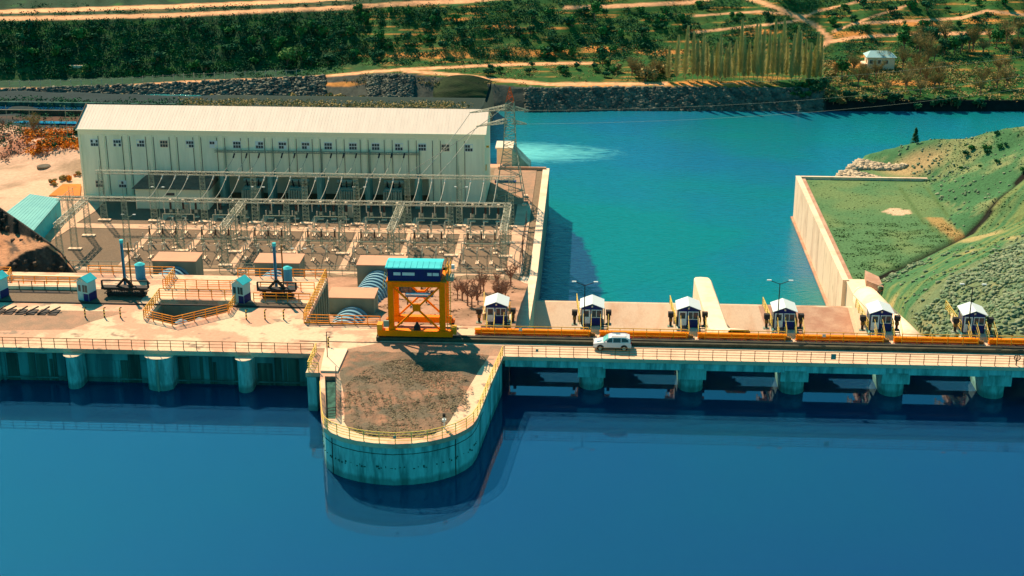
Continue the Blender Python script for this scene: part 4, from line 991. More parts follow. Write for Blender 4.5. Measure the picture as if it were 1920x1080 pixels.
rl('orange railing on the deck between the left cabin and the first cyan cabin', [(-73.0, 174.4), (-62.5, 174.4)], nr=3)
rl('brown railing along the low kerb behind the first cyan cabin', [(-73.0, 172.6), (-63.2, 172.6)], nr=2, mt='rust_rail')
rl('orange railing at the far left rear of the deck', [(-90, 177.5), (-74.2, 177.5)], nr=4)
rl('yellow railing ending the far left rear deck', [(-74.2, 177.5), (-73.6, 173.6)], nr=4, mt='yellow', step=.8)
# the car, nose to the left
CX, CY = G(1148, 658, 0)
car = thing('car', 'white estate car parked on the spillway bridge road facing left', 'car', (CX, CY + .85, 0))
def car_body():
    L_, W_ = 2.16, .89; secs = []
    ys = [(-1, 0.0)]
    lower = [(-2.16, .42), (-2.12, .72), (-1.98, .86), (-1.15, .98), (-.85, 1.02), (1.9, 1.04), (2.08, .98), (2.14, .7), (2.14, .38)]
    n = len(lower); vs, fs = [], []
    for s, w in ((-1, .80), (-1, .89), (1, .89), (1, .80)):
        for x, z in lower:
            zz = z + (.0 if w > .85 else .03); tw = w * (1 - .10 * max(0, (abs(x) - 1.7)) / .4)
            vs.append((x, s * tw, zz if z > .5 else z))
    for r in range(3):
        for i in range(n - 1): a = r * n + i; fs.append((a, a + 1, a + n + 1, a + n))
    b0 = len(vs)
    for s in (-1, 1):
        for x, z in [(-2.14, .3), (2.12, .3)]: vs.append((x, s * .86, z))
    m = MB().add(vs, fs)
    m.extr_y([(-2.12, .30), (-2.15, .5), (-2.11, .72), (-1.95, .85), (-1.15, .96), (1.9, 1.0), (2.1, .9), (2.14, .6), (2.12, .30)], CY * 0 - .885, .885)
    return m
def shift(m, d): m.v = [(x + d[0], y + d[1], z + d[2]) for x, y, z in m.v]; return m
D = (CX, CY + .85, 0)
part(shift(car_body(), D), 'body', 'car', car)
cab = [(-1.05, .97), (-.42, 1.50), (-.1, 1.58), (1.45, 1.60), (1.95, 1.42), (2.05, .97)]
vs = []
for s in (-1, 1):
    for x, z in cab: vs.append((x, s * (.86 - .16 * (z - .97) / .6), z))
fs = [(i, i + 1, 6 + i + 1, 6 + i) for i in range(5)] + [tuple(range(5, -1, -1)), tuple(range(6, 12))]
part(shift(MB().add(vs, fs), D), 'cabin', 'car', car)
gl = []
for s in (-1, 1):
    for tri in ([(-.80, 1.03), (-.36, 1.45), (-.02, 1.49), (-.02, 1.03)], [(.08, 1.03), (.08, 1.5), (.92, 1.51), (.92, 1.03)], [(1.02, 1.06), (1.02, 1.5), (1.45, 1.48), (1.78, 1.3), (1.80, 1.08)]):
        pv = [(x, s * (.865 - .16 * (z - .97) / .6) + s * .012, z) for x, z in tri]; part(shift(MB().add(pv, [tuple(range(len(pv)))]).add([(x, y - s * .02, z) for x, y, z in pv], [tuple(range(len(pv)))]), D), 'side_window', 'glass', car)
part(shift(MB().add([(-1.02, -.78, 1.02), (-1.02, .78, 1.02), (-.46, .68, 1.49), (-.46, -.68, 1.49)], [(0, 1, 2, 3)]).add([(-1.04, -.78, 1.03), (-1.04, .78, 1.03), (-.48, .68, 1.50), (-.48, -.68, 1.50)], [(0, 1, 2, 3)]), D), 'windscreen', 'teal_roof', car)
part(shift(MB().add([(2.06, -.72, 1.05), (2.06, .72, 1.05), (1.97, .66, 1.40), (1.97, -.66, 1.40)], [(0, 1, 2, 3)]), D), 'rear_window', 'glass', car)
for s in (-1, 1):
    part(shift(MB().bar((-.1, s * .66, 1.66), (1.6, s * .66, 1.67), .05), D), 'roof_rail', 'plastic', car)
    part(shift(MB().cbox((-2.1, s * .62, .74), (.12, .34, .16)), D), 'headlight', 'lamp_clear', car); part(shift(MB().cbox((2.1, s * .74, .92), (.1, .2, .3)), D), 'tail_light', 'lamp_red', car)
    part(shift(MB().box(-1.0, .95, s * .89 - .012, s * .89 + .012, .30, .42), D), 'sill_trim', 'plastic', car)
    part(shift(MB().cbox((-.72, s * .98, 1.08), (.14, .2, .14)), D), 'mirror', 'car', car)
    for x in (-1.36, 1.32):
        part(shift(MB().tube((x, s * .80, .34), (x, s * .893, .34), .42, 16), D), 'wheel_arch', 'plastic', car)
        wq = part(shift(MB().tube((x, s * .68, .33), (x, s * .915, .33), .33, 18), D), 'wheel', 'tyre', car); part(shift(MB().tube((x, s * .91, .33), (x, s * .925, .33), .2, 12), D), 'rim', 'galv_lit', wq)
part(shift(MB().box(-2.18, -2.1, -.8, .8, .3, .52), D), 'bumper', 'plastic', car); part(shift(MB().box(2.1, 2.18, -.8, .8, .3, .52), D), 'bumper', 'plastic', car)
part(shift(MB().box(-2.17, -2.14, -.45, .45, .58, .76), D), 'grille', 'plastic', car)
# boards and a valve wheel on the railing
for px, py, l in ((1558, 662, 'small grey green board hung on the bridge railing before the fourth and fifth cabins'), (1008, 650, 'small grey box on the bridge railing near the island pier')):
    x, y = G(px, py + 8, 0); solo(MB().cbox((x, 154.28, .75), (.55 if px > 1500 else .3, .08, .62 if px > 1500 else .3)), 'board', 'galv', l, 'board')
for px, py, l in ((976, 623, 'small pale plate on the first orange girder'), (1543, 630, 'small pale plate on the fourth orange girder')):
    x, y = G(px, py, .6); solo(MB().cbox((x, 160.0, .95), (.4, .06, .35)), 'plate', 'white_warm', l, 'sign')
b = thing('valve_wheel', 'dark valve wheel standing at the bridge railing near the right edge', 'valve', (47.4, 154.6, 0))
m = MB()
for k in range(16):
    a, c = 2 * math.pi * k / 16, 2 * math.pi * (k + 1) / 16; m.bar((47.4 + .33 * math.cos(a), 154.6, .95 + .33 * math.sin(a)), (47.4 + .33 * math.cos(c), 154.6, .95 + .33 * math.sin(c)), .08)
part(m, 'rim', 'dark_steel', b); part(MB().bar((47.07, 154.6, .95), (47.73, 154.6, .95), .06).bar((47.4, 154.6, .62), (47.4, 154.6, 1.28), .06), 'spoke', 'dark_steel', b); part(MB().tube((47.4, 154.7, 0), (47.4, 154.7, .9), .07, 8), 'stem', 'dark_steel', b)

# ================================================================== PENSTOCKS AND ANCHOR BLOCKS
def pz(y): return -10.6 - .145 * (y - 190)
for i, (x, nm) in enumerate(((-64.1, 'left'), (-48.0, 'middle'), (-32.2, 'right'))):
    b = thing('penstock', '%s blue grey penstock pipe with pale rings running down from the dam' % nm, 'pipe', (x, 180, -12)); r = 2.25
    ya, yb_ = (179.2, 217) if i < 2 else (165, 217)
    part(MB().tube((x, ya, pz(ya)), (x, yb_, pz(yb_)), r, 36), 'pipe', 'steel_pipe', b, smooth=True)
    rm = MB().tube((0, -.3, .03), (0, .3, -.03), r + .2, 36).mesh('ring', 'pipe_ring')
    y = ya + .8
    while y < yb_ - .5:
        if not (189.5 < y < 194 and i == 2): o = part(rm, 'ring', 'pipe_ring', b); o.location = (0, y - 180, pz(y) + 12)
        y += 1.95
def block(nm, l, x0, x1, y0, y1, zt):
    b = thing('anchor_block', l, 'anchor block', ((x0 + x1) / 2, y0, -18)); part(MB().box(x0, x1, y0, y1, -18.5, zt - .12), 'body', 'block', b)
    part(MB().box(x0 - .1, x1 + .1, y0 - .1, y1 + .1, zt - .12, zt), 'top_slab', 'block_top', b)
    m = MB(); m.box(x0 + .0, x1, y0 - .012, y0, zt - 3.05, zt - 3.0); part(m, 'joint', 'joint', b)
block('a', 'large concrete anchor block nearest the gantry crane, pipe entering its front', -35.7, -29.3, 190.4, 194.4, -7.0)
block('a', 'concrete anchor block behind the first one, partly behind the crane house', -35.6, -28.3, 215.4, 219.8, -11.0)
block('a', 'concrete anchor block behind the right blue cylinder', -51.6, -44.6, 215.6, 220.0, -11.0)
block('a', 'concrete anchor block between the blue cylinders, above the pale rings', -67.6, -60.8, 215.6, 219.8, -11.0)

# ================================================================== POWERHOUSE
pw = thing('powerhouse', 'long grey green powerhouse with a pale metal roof and a row of small windows', 'building', (-58.5, 271.3, ZY))
X0, X1, YF, YB, ZE, ZRG = -97.2, -19.8, 271.3, 286.0, -4.5, -1.6
bay = (X1 - X0) / 17
m = MB().box(X0, -71.6, YF, YB, ZY, ZE).box(-30.5, X1, YF, YB, ZY, ZE).box(-71.6, -30.5, YF, YB, -12.9, ZE).box(-71.6, -30.5, YF + 5, YB, ZY, -12.9)
part(m, 'wall', 'ph_wall', pw)
part(MB().extr_x([(YF - .35, ZE - .05), (278.6, ZRG), (YB + .35, ZE - .05), (YB + .35, ZE + .12), (278.6, ZRG + .18), (YF - .35, ZE + .12)], X0 - .3, X1 + .3), 'roof', 'roof', pw)
part(MB().extr_x([(YF, ZE), (278.6, ZRG - .02), (YB, ZE)], X0, X1), 'gable', 'ph_wall', pw)
m = MB()
for k in range(130):
    x = X0 - .2 + k * (X1 - X0 + .4) / 129; m.add([(x - .03, YF - .34, ZE + .125), (x + .03, YF - .34, ZE + .125), (x + .03, 278.6, ZRG + .185), (x - .03, 278.6, ZRG + .185), (x, YF - .34, ZE + .15), (x, 278.6, ZRG + .21)], [(0, 4, 5, 3), (4, 1, 2, 5), (0, 1, 4)])
part(m, 'roof_rib', 'roof', pw, kind='stuff')
part(MB().box(X0 - .3, X1 + .3, YF - .5, YF - .36, ZE - .15, ZE + .14), 'gutter', 'ph_trim', pw)
part(MB().extr_x([(YF - .4, ZE - .0), (278.6, ZRG + .0), (278.6, ZRG + .45), (YF - .4, ZE + .40)], X0 - .42, X0 - .3), 'verge', 'rail_beam', pw)
part(MB().box(X0, X1, YF - .16, YF, ZE - .9, ZE - .16), 'cornice', 'ph_trim', pw)
for k in range(18):
    x = X0 + bay * k; wd = .42; zl = -12.9 if -71 < x < -31 else ZY
    part(MB().box(max(X0, x - wd), min(X1, x + wd), YF - .16, YF, zl, ZE - .92), 'pilaster', 'ph_trim', pw)
    if 0 < k < 17:
        for s in (-1, 1): part(MB().box(x + s * (wd + .34) - .05, x + s * (wd + .34) + .05, YF - .05, YF, zl, ZE - 1.3), 'panel_joint', 'joint', pw)
WX = [-94.2, -89.8, -85.3, -80.8, -75.8, -71.3, -66.8, -62.5, -58.1, -53.7, -49.4, -44.7, -40.4, -36.0, -31.6, -27.2, -22.8]
wr = random.Random(5)
def window(x, z, lit):
    w = part(MB().box(x - .78, x + .78, YF - .07, YF, z - .72, z + .72), 'window', 'white_warm' if lit else 'white', pw)
    for a in range(3):
        for c in range(2):
            if wr.random() < .05: continue
            h = (.30 if c == 0 else .36)
            part(MB().box(x - .68 + a * .48, x - .28 + a * .48, YF - .095, YF - .07, z - .62 + c * .66, z - .62 + c * .66 + (.5 if c else .52)), 'pane', 'glass' if wr.random() > .05 else 'ph_wall', w)
for i, x in enumerate(WX): window(x, -7.1, i in (3, 15))
window(-94.0, -15.2, True); window(-89.5, -15.2, False)
part(MB().box(X1, X1 + .12, 273, 274, -12, -11).box(X1, X1 + .5, 275, 275.5, -8, -7.7), 'wall_lamp', 'yellow', pw)
part(MB().box(X0, X1, YF - .22, YF, ZY, ZY + .5) if False else MB().box(X0, -71.7, YF - .22, YF, ZY, ZY + .6), 'plinth', 'ph_trim', pw)
part(MB().box(-71.6, -30.5, YF - .1, YF, -12.95, -12.75), 'lintel', 'ph_trim', pw)
for x in (-69.1, -60.0, -50.7, -41.6, -32.2):
    t = thing('fire_wall', 'pale concrete fire wall between the transformer bays, %s from the left' % ORD[[-69.1, -60.0, -50.7, -41.6, -32.2].index(x)], 'wall', (x, 268, ZY)); part(MB().box(x - .45, x + .45, 267.2, 271.1, ZY, -12.2), 'wall_body', 'pier_nose', t)
    part(MB().bar((x + .1, YF - .5, -12.2), (x + .1, YF - .5, -7.6), .22), 'bracket_column', 'galv', t)
# strain beam on the wall with insulators
sb = thing('strain_beam', 'steel bracket beam along the powerhouse wall holding dark insulators', 'beam', (-50, 270.5, -8.4))
part(MB().lattice((-71, 270.5, -8.2), (-32, 270.5, -8.2), .35, .35, 40, .06), 'girder', 'galv', sb)
WPH = []
for gi, x0 in enumerate((440, 530, 622, 712)):
    for k in range(3):
        x, z = GY(x0 + k * 23.4, 287, 270.4); WPH.append((x, z)); part(MB().tube((x, 270.2, z), (x - .15, 269.6, z - .75), .15, 8), 'insulator', 'porcelain', sb)
def make_transformer():
    b = thing('transformer', 'x', 'transformer'); part(MB().box(-1.7, 1.7, -1.1, 1.1, .4, 3.2), 'tank', 'galv', b); part(MB().box(-2, 2, -1.3, 1.3, 0, .38), 'plinth', 'conc', b)
    for s in range(8): part(MB().box(-1.75 + s * .46, -1.42 + s * .46, -1.95, -1.15, .8, 3.0), 'radiator_fin', 'galv', b)
    for k in range(3): part(MB().tube((-1.0 + k, .1, 3.2), (-1.2 + 1.2 * k, -.3, 4.6), .16, 8, .1), 'bushing', 'porcelain', b)
    part(MB().tube((-1.9, .7, 4.1), (1.9, .7, 4.1), .42, 14), 'conservator', 'galv', b); part(MB().box(-1.4, -1.1, .6, .8, 3.2, 3.8).box(1.1, 1.4, .6, .8, 3.2, 3.8), 'bracket', 'dark_steel', b)
    return b
pt = Placer(make_transformer())
for i, x in enumerate((-63.8, -55.0, -45.9, -37.0)): pt((x, 269.6, ZY + .1), '%s transformer from the left in the dark bay under the powerhouse' % ORD[i])
# annex with dark roof
an = thing('annex', 'low pale green annex with a dark hipped roof before the powerhouse', 'building', (-78, 266, ZY))
part(MB().box(-85.0, -71.2, 264.6, 270.9, ZY, -14.0), 'wall', 'ph_trim', an)
part(MB().add([(-85.6, 264.1, -14.0), (-70.7, 264.1, -14.0), (-70.7, 270.9, -14.0), (-85.6, 270.9, -14.0), (-83.4, 270.9, -12.3), (-71.0, 270.9, -12.3)], [(0, 1, 5, 4), (0, 4, 3), (1, 2, 5), (3, 4, 5, 2), (0, 3, 2, 1)]), 'roof', 'twig_brown', an)
part(MB().box(-79.2, -77.6, 264.55, 264.6, -15.3, -14.8), 'window', 'glass', an)
for x in (-75.6, -73.0):
    for k in range(3): part(MB().box(x + k * .34, x + k * .34 + .2, 264.55, 264.6, -16.8, -15.9), 'window', 'glass', an)

# ================================================================== SWITCHYARD
CXS = [-88.7 + 9.325 * k for k in range(9)]; ZB = -8.7
ROW = {'A': 256.8, 'B': 247.7, 'C': 240.3, 'D': 233.2}
for nm, y, x0, x1 in (('rear', ROW['A'], -89.5, -13.2), ('front', ROW['C'], -91.0, -13.2)):
    b = thing('lattice_beam', 'long %s lattice beam spanning the switchyard %s' % (nm, 'nearer the powerhouse' if nm == 'rear' else 'nearer the dam'), 'beam', ((x0 + x1) / 2, y, ZB))
    part(MB().lattice((x0, y, ZB), (x1, y, ZB), .62, .62, 88, .07), 'girder', 'galv_lit', b)
def make_col(h):
    b = thing('lattice_column', 'x', 'column'); part(MB().box(-1.15, 1.15, -.45, .45, 0, .25), 'foundation', 'wall_pale', b)
    part(MB().lattice((-.0, -.0, .28), (0, 0, h), (1.15, .8), (.5, .45), 13, .055), 'mast', 'galv', b); part(MB().tube((0, 0, h), (0, 0, h + 2.2), .07, 5, .02), 'spike', 'galv', b); return b
c1 = Placer(make_col(ZB - ZY - .1)); c2 = Placer(make_col(-11.3 - ZY - .1))
for i, x in enumerate(CXS):
    c1((x, ROW['A'], ZY + .06), 'lattice column under the rear switchyard beam, %s from the left' % ORD[i]); c1((x, ROW['C'], ZY + .06), 'lattice column under the front switchyard beam, %s from the left' % ORD[i])
for i, k in enumerate((0, 3, 6, 8)):
    x = CXS[k]; c2((x, ROW['B'], ZY + .06), 'shorter lattice column between the two long beams, %s from the left' % ORD[i]); c2((x, ROW['D'], ZY + .06), 'shorter lattice column in the front row by the anchor blocks, %s from the left' % ORD[i])
    b = thing('lattice_beam', 'short lattice beam pointing away from the dam over the switchyard, %s from the left' % ORD[i], 'beam', (x, 240, -11.3))
    part(MB().lattice((x, ROW['D'] - .3, -11.3), (x, ROW['B'] + .3, -11.3), 1.1, .7, 16, .10), 'girder', 'galv_lit', b)
def make_breaker():
    b = thing('circuit_breaker', 'x', 'breaker'); m = MB().bar((-.3, 0, .1), (-.3, 0, 1.5), .1).bar((.3, 0, .1), (.3, 0, 1.5), .1).bar((-.3, 0, 1.5), (.3, 0, 1.5), .12); part(m, 'stand', 'galv', b); part(MB().cbox((0, 0, .06), (1.0, .7, .14)), 'base', 'wall_pale', b)
    part(MB().tube((0, 0, 1.55), (0, 0, 3.1), .2, 10), 'insulator', 'porcelain', b); part(MB().tube((0, 0, 3.1), (0, 0, 3.4), .26, 10), 'head', 'white_warm', b); part(MB().cbox((0, -.05, 1.2), (.45, .4, .55)), 'drive_box', 'galv_lit', b); return b
def make_disc():
    b = thing('disconnector', 'x', 'switch'); part(MB().cbox((0, 0, .08), (.5, 1.9, .16)), 'base', 'wall_pale', b)
    for s in (-1, 1):
        part(MB().bar((0, s * .75, .1), (0, s * .75, 1.5), .12), 'pedestal', 'galv_lit', b); part(MB().tube((0, s * .75, 1.55), (0, s * .75, 2.5), .11, 8), 'insulator', 'porcelain_w', b)
    part(MB().bar((0, -.75, 1.5), (0, .75, 1.5), .12), 'base_beam', 'galv', b); part(MB().bar((0, -.75, 2.52), (0, .75, 2.6), .06), 'switch_arm', 'galv', b); return b
def make_ct():
    b = thing('current_transformer', 'x', 'transformer'); part(MB().cbox((0, 0, .08), (.7, .7, .16)), 'base', 'wall_pale', b); part(MB().lattice((0, 0, .1), (0, 0, 1.7), .35, .35, 4, .06), 'stand', 'galv', b)
    part(MB().tube((0, 0, 1.7), (0, 0, 3.0), .17, 10, .12), 'insulator', 'porcelain', b); part(MB().tube((0, 0, 3.0), (0, 0, 3.3), .2, 10), 'head', 'white_warm', b); return b
def make_busframe():
    b = thing('bus_support', 'x', 'frame')
    for x in (-2.9, 2.9):
        part(MB().bar((x, 0, 0), (x, 0, 1.7), .14), 'leg', 'galv_lit', b); part(MB().cbox((x, 0, .07), (.7, .7, .14)), 'base', 'wall_pale', b)
    part(MB().bar((-2.9, 0, 1.7), (2.9, 0, 1.7), .12), 'crossbar', 'galv', b)
    for x in (-2.4, 0, 2.4): part(MB().tube((x, 0, 1.75), (x, 0, 2.7), .09, 8), 'insulator', 'porcelain_w', b)
    return b
pb, pd, pc, pf = Placer(make_breaker()), Placer(make_disc()), Placer(make_ct()), Placer(make_busframe())
PHN = ['left', 'middle', 'right']; BAYS = [-79.3 + 9.3 * k for k in range(7)]
for bi, xb_ in enumerate(BAYS):
    for k in range(3):
        x = xb_ + 2.25 + 2.35 * k; w = '%s unit of the %s bay' % (PHN[k], ORD[bi])
        pb((x, 259.6, ZY + .1), 'black insulated breaker in the powerhouse shadow, ' + w)
        pd((x + .3, 250.6, ZY + .06), 'pale disconnector posts in front of the cross path, ' + w)
        pc((x + .4, 244.4, ZY + .06), 'slim black topped transformer in the middle of the yard, ' + w)
        pd((x + .2, 237.0, ZY + .06), 'pale disconnector posts in the front equipment row, ' + w)
    pf((xb_ + 4.6, 247.2, ZY + .06), 'low steel frame with three insulators before the cross path, %s bay' % ORD[bi]); pf((xb_ + 4.6, 242.0, ZY + .06), 'low steel frame with three insulators behind the front row, %s bay' % ORD[bi])
    pf((xb_ + 4.6, 255.9, ZY + .1), 'low steel frame with three insulators beyond the cross path, %s bay' % ORD[bi])
for i, (x, y) in enumerate(((-74.5, 261.2), (-44.0, 261.4), (-26.2, 262))): solo(MB().box(x - .45, x + .45, y - .3, y + .3, ZY + .06, ZY + 2.2), 'switch_cabinet', 'galv_lit', ['pale cabinet among the breakers left of the annex lamp', 'pale cabinet among the breakers in the middle of the yard', 'pale cabinet among the breakers near the right end'][i], 'cabinet')
def cat(p, q, sag, r, n=12, mb=None):
    m = mb or MB(); p, q = Vector(p), Vector(q); prev = p
    for i in range(1, n + 1):
        t = i / n; c = p.lerp(q, t); c.z -= sag * 4 * t * (1 - t); m.tube(prev, c, r, 5, cap=False); prev = c
    return m
ki = 0
for bi, xb_ in enumerate(BAYS):
    for k in range(3):
        x = xb_ + 2.25 + 2.35 * k
        b = thing('conductor', 'sagging pale conductor between the two long beams, %s wire of the %s bay' % (PHN[k], ORD[bi]), 'cable', (x, 256.3, ZB - .3))
        part(cat((x, 256.3, ZB - .3), (x - .3, 240.8, ZB - .35), 1.6, .055), 'cable', 'wire', b); part(MB().tube((x, 256.45, ZB - .25), (x, 255.3, ZB - .75), .12, 6), 'insulator_string', 'porcelain_w', b)
        part(MB().tube((x - .3, 240.8, ZB - .4), (x - .3, 240.8, ZB - 1.9), .07, 6), 'dropper', 'porcelain_w', b)
for i, (x, z) in enumerate(WPH):
    bi, k = divmod(i, 3); xt = BAYS[bi + 1] + 2.25 + 2.35 * k
    solo(cat((x - .15, 269.6, z - .75), (xt, 257.2, ZB - .2), .9, .045), 'conductor', 'wire', 'thin conductor from the powerhouse wall to the rear beam, %s of its three, %s group' % (PHN[k], ORD[bi]), 'cable')
for yy, zz in ((250.6, ZY + 2.75), (244.4, ZY + 3.3), (237, ZY + 2.75)):
    for bi in range(7): solo(cat((BAYS[bi] + 1.0, yy - .6, zz), (BAYS[bi] + 8.2, yy - .6, zz), .25, .035, 6), 'busbar', 'wire', 'thin cross wire over the %s bay equipment, %s row' % (ORD[bi], {250.6: 'rear', 244.4: 'middle', 237: 'front'}[yy]), 'cable')
# lattice transmission tower
def Tw(): 
    b = thing('transmission_tower', 'tall lattice transmission tower with a red tip standing at the end of the yard', 'tower', (-15.2, 271.8, ZY)); x, y = -15.2, 273.0
    part(MB().lattice((x, y, ZY), (x, y, -7.6), (5.8, 2.4), (5.8, 2.4), 7, .13), 'lower_mast', 'galv', b); part(MB().lattice((x, y, -7.6), (x, y, 1.4), (2.4, 1.5), (2.4, 1.5), 9, .12), 'upper_mast', 'galv', b)
    part(MB().lattice((x, y, 1.4), (x, y, 4.2), (1.5, .15), (1.5, .15), 3, .12), 'tip', 'red', b)
    for z, l in ((.2, 6.2), (-2.4, 5.0)):
        part(MB().lattice((x - .5, y, z + .2), (x - l - 1.2, y - 1.5, z - .6), (1.0, .15), (.8, .1), 7, .09), 'arm', 'galv_lit', b)
    part(MB().lattice((x + .5, y, .2), (x + 3.6, y, -.2), (1.0, .15), (.8, .1), 4, .08), 'arm', 'galv', b); part(MB().lattice((x + .5, y, -2.4), (x + 3.2, y, -2.8), (1.0, .15), (.8, .1), 4, .08), 'arm', 'galv', b)
    for dx in (-2.9, 2.9):
        for dy in (-2.9, 2.9): part(MB().cbox((x + dx, y + dy, ZY + .25), (.8, .8, .5)), 'footing', 'wall_pale', b)
    return b
Tw()
for i, (p, q) in enumerate((((-22.6, 271.5, -.6), (-30.5, 257.2, ZB)), ((-21.4, 271.5, -3.2), (-27.5, 257.2, ZB)), ((-15.2, 273, 1.2), (-33.5, 257.2, ZB)))): solo(cat(p, q, .5, .06), 'power_line', 'wire', 'conductor falling from the tower arm to the rear beam, %s of three' % ORD[i], 'cable')
for i, (p, q) in enumerate((((-11.5, 273, -.2), (260, 470, 2)), ((-12, 273, -2.8), (265, 470, -1)), ((-15.2, 273, 4), (262, 470, 7)))): solo(cat(p, q, 11, .02, 40), 'power_line', 'wire', ['upper', 'lower', 'earth'][i] + ' long power line crossing the river to the right', 'cable')
# pavement things by the tower, quay hut behind the powerhouse
b = thing('quay_hut', 'pale pink and white hut with a sloping side by the turbulent water', 'hut', (-19, 305, ZY)); part(MB().box(-19.6, -16.4, 303, 308, -30, -15.6), 'wall', 'wall_pale', b)
part(MB().extr_y([(-16.4, -15.6), (-12.6, -19.5), (-12.6, -30), (-16.4, -30)], 303, 308), 'sloping_side', 'conc', b); part(MB().box(-19.9, -16.2, 302.7, 308.3, -15.6, -15.3), 'roof', 'white_warm', b)
solo(MB().box(-21.5, -16.8, 297, 301, -30, -18.4), 'quay_block', 'block_top', 'reddish quay block at the right rear corner of the powerhouse', 'block')
b = thing('parapet', 'pale parapet closing the quay at its far end', 'wall', (-14, 295.6, -18)); part(MB().box(-18.9, -9.0, 295.3, 295.8, -30, -17.4), 'wall_body', 'wall_top', b)
b = thing('equipment_shelter', 'dark flat equipment shelter in the shade beside the lattice tower', 'shelter', (-17, 268, ZY)); part(MB().box(-18.3, -14.2, 276.5, 277.8, ZY + 2.6, ZY + 2.9), 'roof', 'navy', b)
for x in (-18.1, -14.4): part(MB().bar((x, 277.1, ZY), (x, 277.1, ZY + 2.6), .16), 'post', 'galv', b)
def fence(name, label, pts, h, step, mt='galv', nr=4, t=.05): railing(name, label, pts, h=h, step=step, mt=mt, nr=nr, t=t)['category'] = 'fence'
fence('fence', 'thin mesh fence with posts along the near edge of the switchyard', [(-95.6, 228.4, ZY + .3), (-67.8, 228.4, ZY + .3)], 1.9, 2.2); fence('fence', 'thin fence with posts between the left and middle anchor blocks', [(-60.5, 228.4, ZY + .3), (-51.8, 228.4, ZY + .3)], 1.9, 2.2)
fence('fence', 'thin fence with posts between the middle and right anchor blocks', [(-44.4, 228.4, ZY + .3), (-36, 228.4, ZY + .3)], 1.9, 2.2); fence('fence', 'thin fence with posts right of the gantry crane top', [(-28, 228.4, ZY + .3), (-13.6, 228.4, ZY + .3)], 1.9, 2.2)
fence('fence', 'wire fence with posts between the teal roofed shed and the switchyard', [(-100, 230, ZY + .1), (-99.2, 250, ZY + .1), (-98.9, 270, ZY + .1)], 2.2, 2.0); fence('fence', 'tall dark fence on the path beside the tailrace wall', [(-11.3, 232, ZY + .2), (-11.3, 258, ZY + .2)], 2.6, 3.0, mt='dark_steel', nr=2)
solo(MB().tube((-11.0, 236, ZY), (-11.0, 236, ZY + 5.5), .07, 6), 'pole', 'dark_steel', 'slim dark pole on the path beside the tailrace wall', 'pole')
# shed with teal roof
b = thing('shed', 'shed with a pale teal sheet roof left of the switchyard', 'shed', (-100, 248, ZY)); Q = [G(*p, -14.6) for p in ((12, 398), (62, 434), (114, 373), (56, 364))]
part(MB().prism([(x, y) for x, y in Q], -14.75, -14.55), 'roof', 'teal_roof', b)
c = (sum(x for x, _ in Q) / 4, sum(y for _, y in Q) / 4); part(MB().prism([(x + (c[0] - x) * .03, y + (c[1] - y) * .03) for x, y in Q], -18.2, -14.76), 'wall', 'cyan', b)
for k in range(12):
    t = (k + .5) / 12; p = (Q[0][0] + (Q[1][0] - Q[0][0]) * t, Q[0][1] + (Q[1][1] - Q[0][1]) * t); q = (Q[3][0] + (Q[2][0] - Q[3][0]) * t, Q[3][1] + (Q[2][1] - Q[3][1]) * t); part(MB().bar((p[0], p[1], -14.54), (q[0], q[1], -14.54), .06), 'roof_rib', 'teal_roof', b)
# ring on the bare ground
x, y = G(83, 311, ZY + .5); m = MB()
b = thing('manhole', 'low grey round manhole ring on the pale bare ground at the left', 'manhole', (x, y, gz(x, y))); zz = gz(x, y)
part(MB().tube((x, y, zz - .3), (x, y, zz + .28), 1.5, 28), 'ring', 'gravel', b); part(MB().tube((x, y, zz + .28), (x, y, zz + .33), 1.2, 24), 'lid', 'rail_beam', b)
# blue grey canal walls behind the yard at the left
struct(MB().box(-200, -100, 339.5, 344.5, -21, -17.7), 'canal_water', 'reservoir'); struct(MB().box(-200, -104, 328, 330, -21, -17.75), 'canal_water', 'reservoir')
for i, (z, y0) in enumerate(((-16.9, 336.9), (-16.8, 344.5))):
    solo(MB().box(-190, -99, y0, y0 + .6, -30, z), 'canal_wall', 'conc_dark' if i else 'rail_beam', ['nearer', 'farther'][i] + ' long low canal wall behind the bare ground at the left', 'wall')
for i, px in enumerate((17, 60, 127, 182)):
    x, y = G(px, 255, ZY); solo(MB().tube((x, y, ZY), (x, y, ZY + 7), .1, 6, .05), 'pole', 'galv', 'thin grey pole on the bare ground beside the powerhouse, %s from the left' % ORD[i], 'pole') if px != 182 else None

# ================================================================== VEGETATION
def leaf_cloud(rng, n, rx, ry, rz, cz, leaf, lobes=5):
    L = [(rng.uniform(-.5, .5) * rx, rng.uniform(-.5, .5) * ry, cz + rng.uniform(-.45, .5) * rz, rng.uniform(.45, .75)) for _ in range(lobes)]
    vs, fs = [], []
    for i in range(n):
        lx, ly_, lz, ls = rng.choice(L); v = Vector((rng.gauss(0, 1), rng.gauss(0, 1), rng.gauss(0, 1))).normalized() * rng.uniform(.55, 1.0)
        c = Vector((lx + v.x * rx * ls, ly_ + v.y * ry * ls, max(.05, lz + v.z * rz * ls))); s = leaf * rng.uniform(.6, 1.4)
        u = Vector((rng.gauss(0, 1), rng.gauss(0, 1), rng.gauss(0, .6))).normalized(); w = u.cross(v).normalized() if u.cross(v).length > .01 else Vector((0, 0, 1))
        k = len(vs); vs += [c - u * s, c + w * s * .8, c + u * s, c - w * s * .8]; fs.append((k, k + 1, k + 2, k + 3))
    return vs, fs
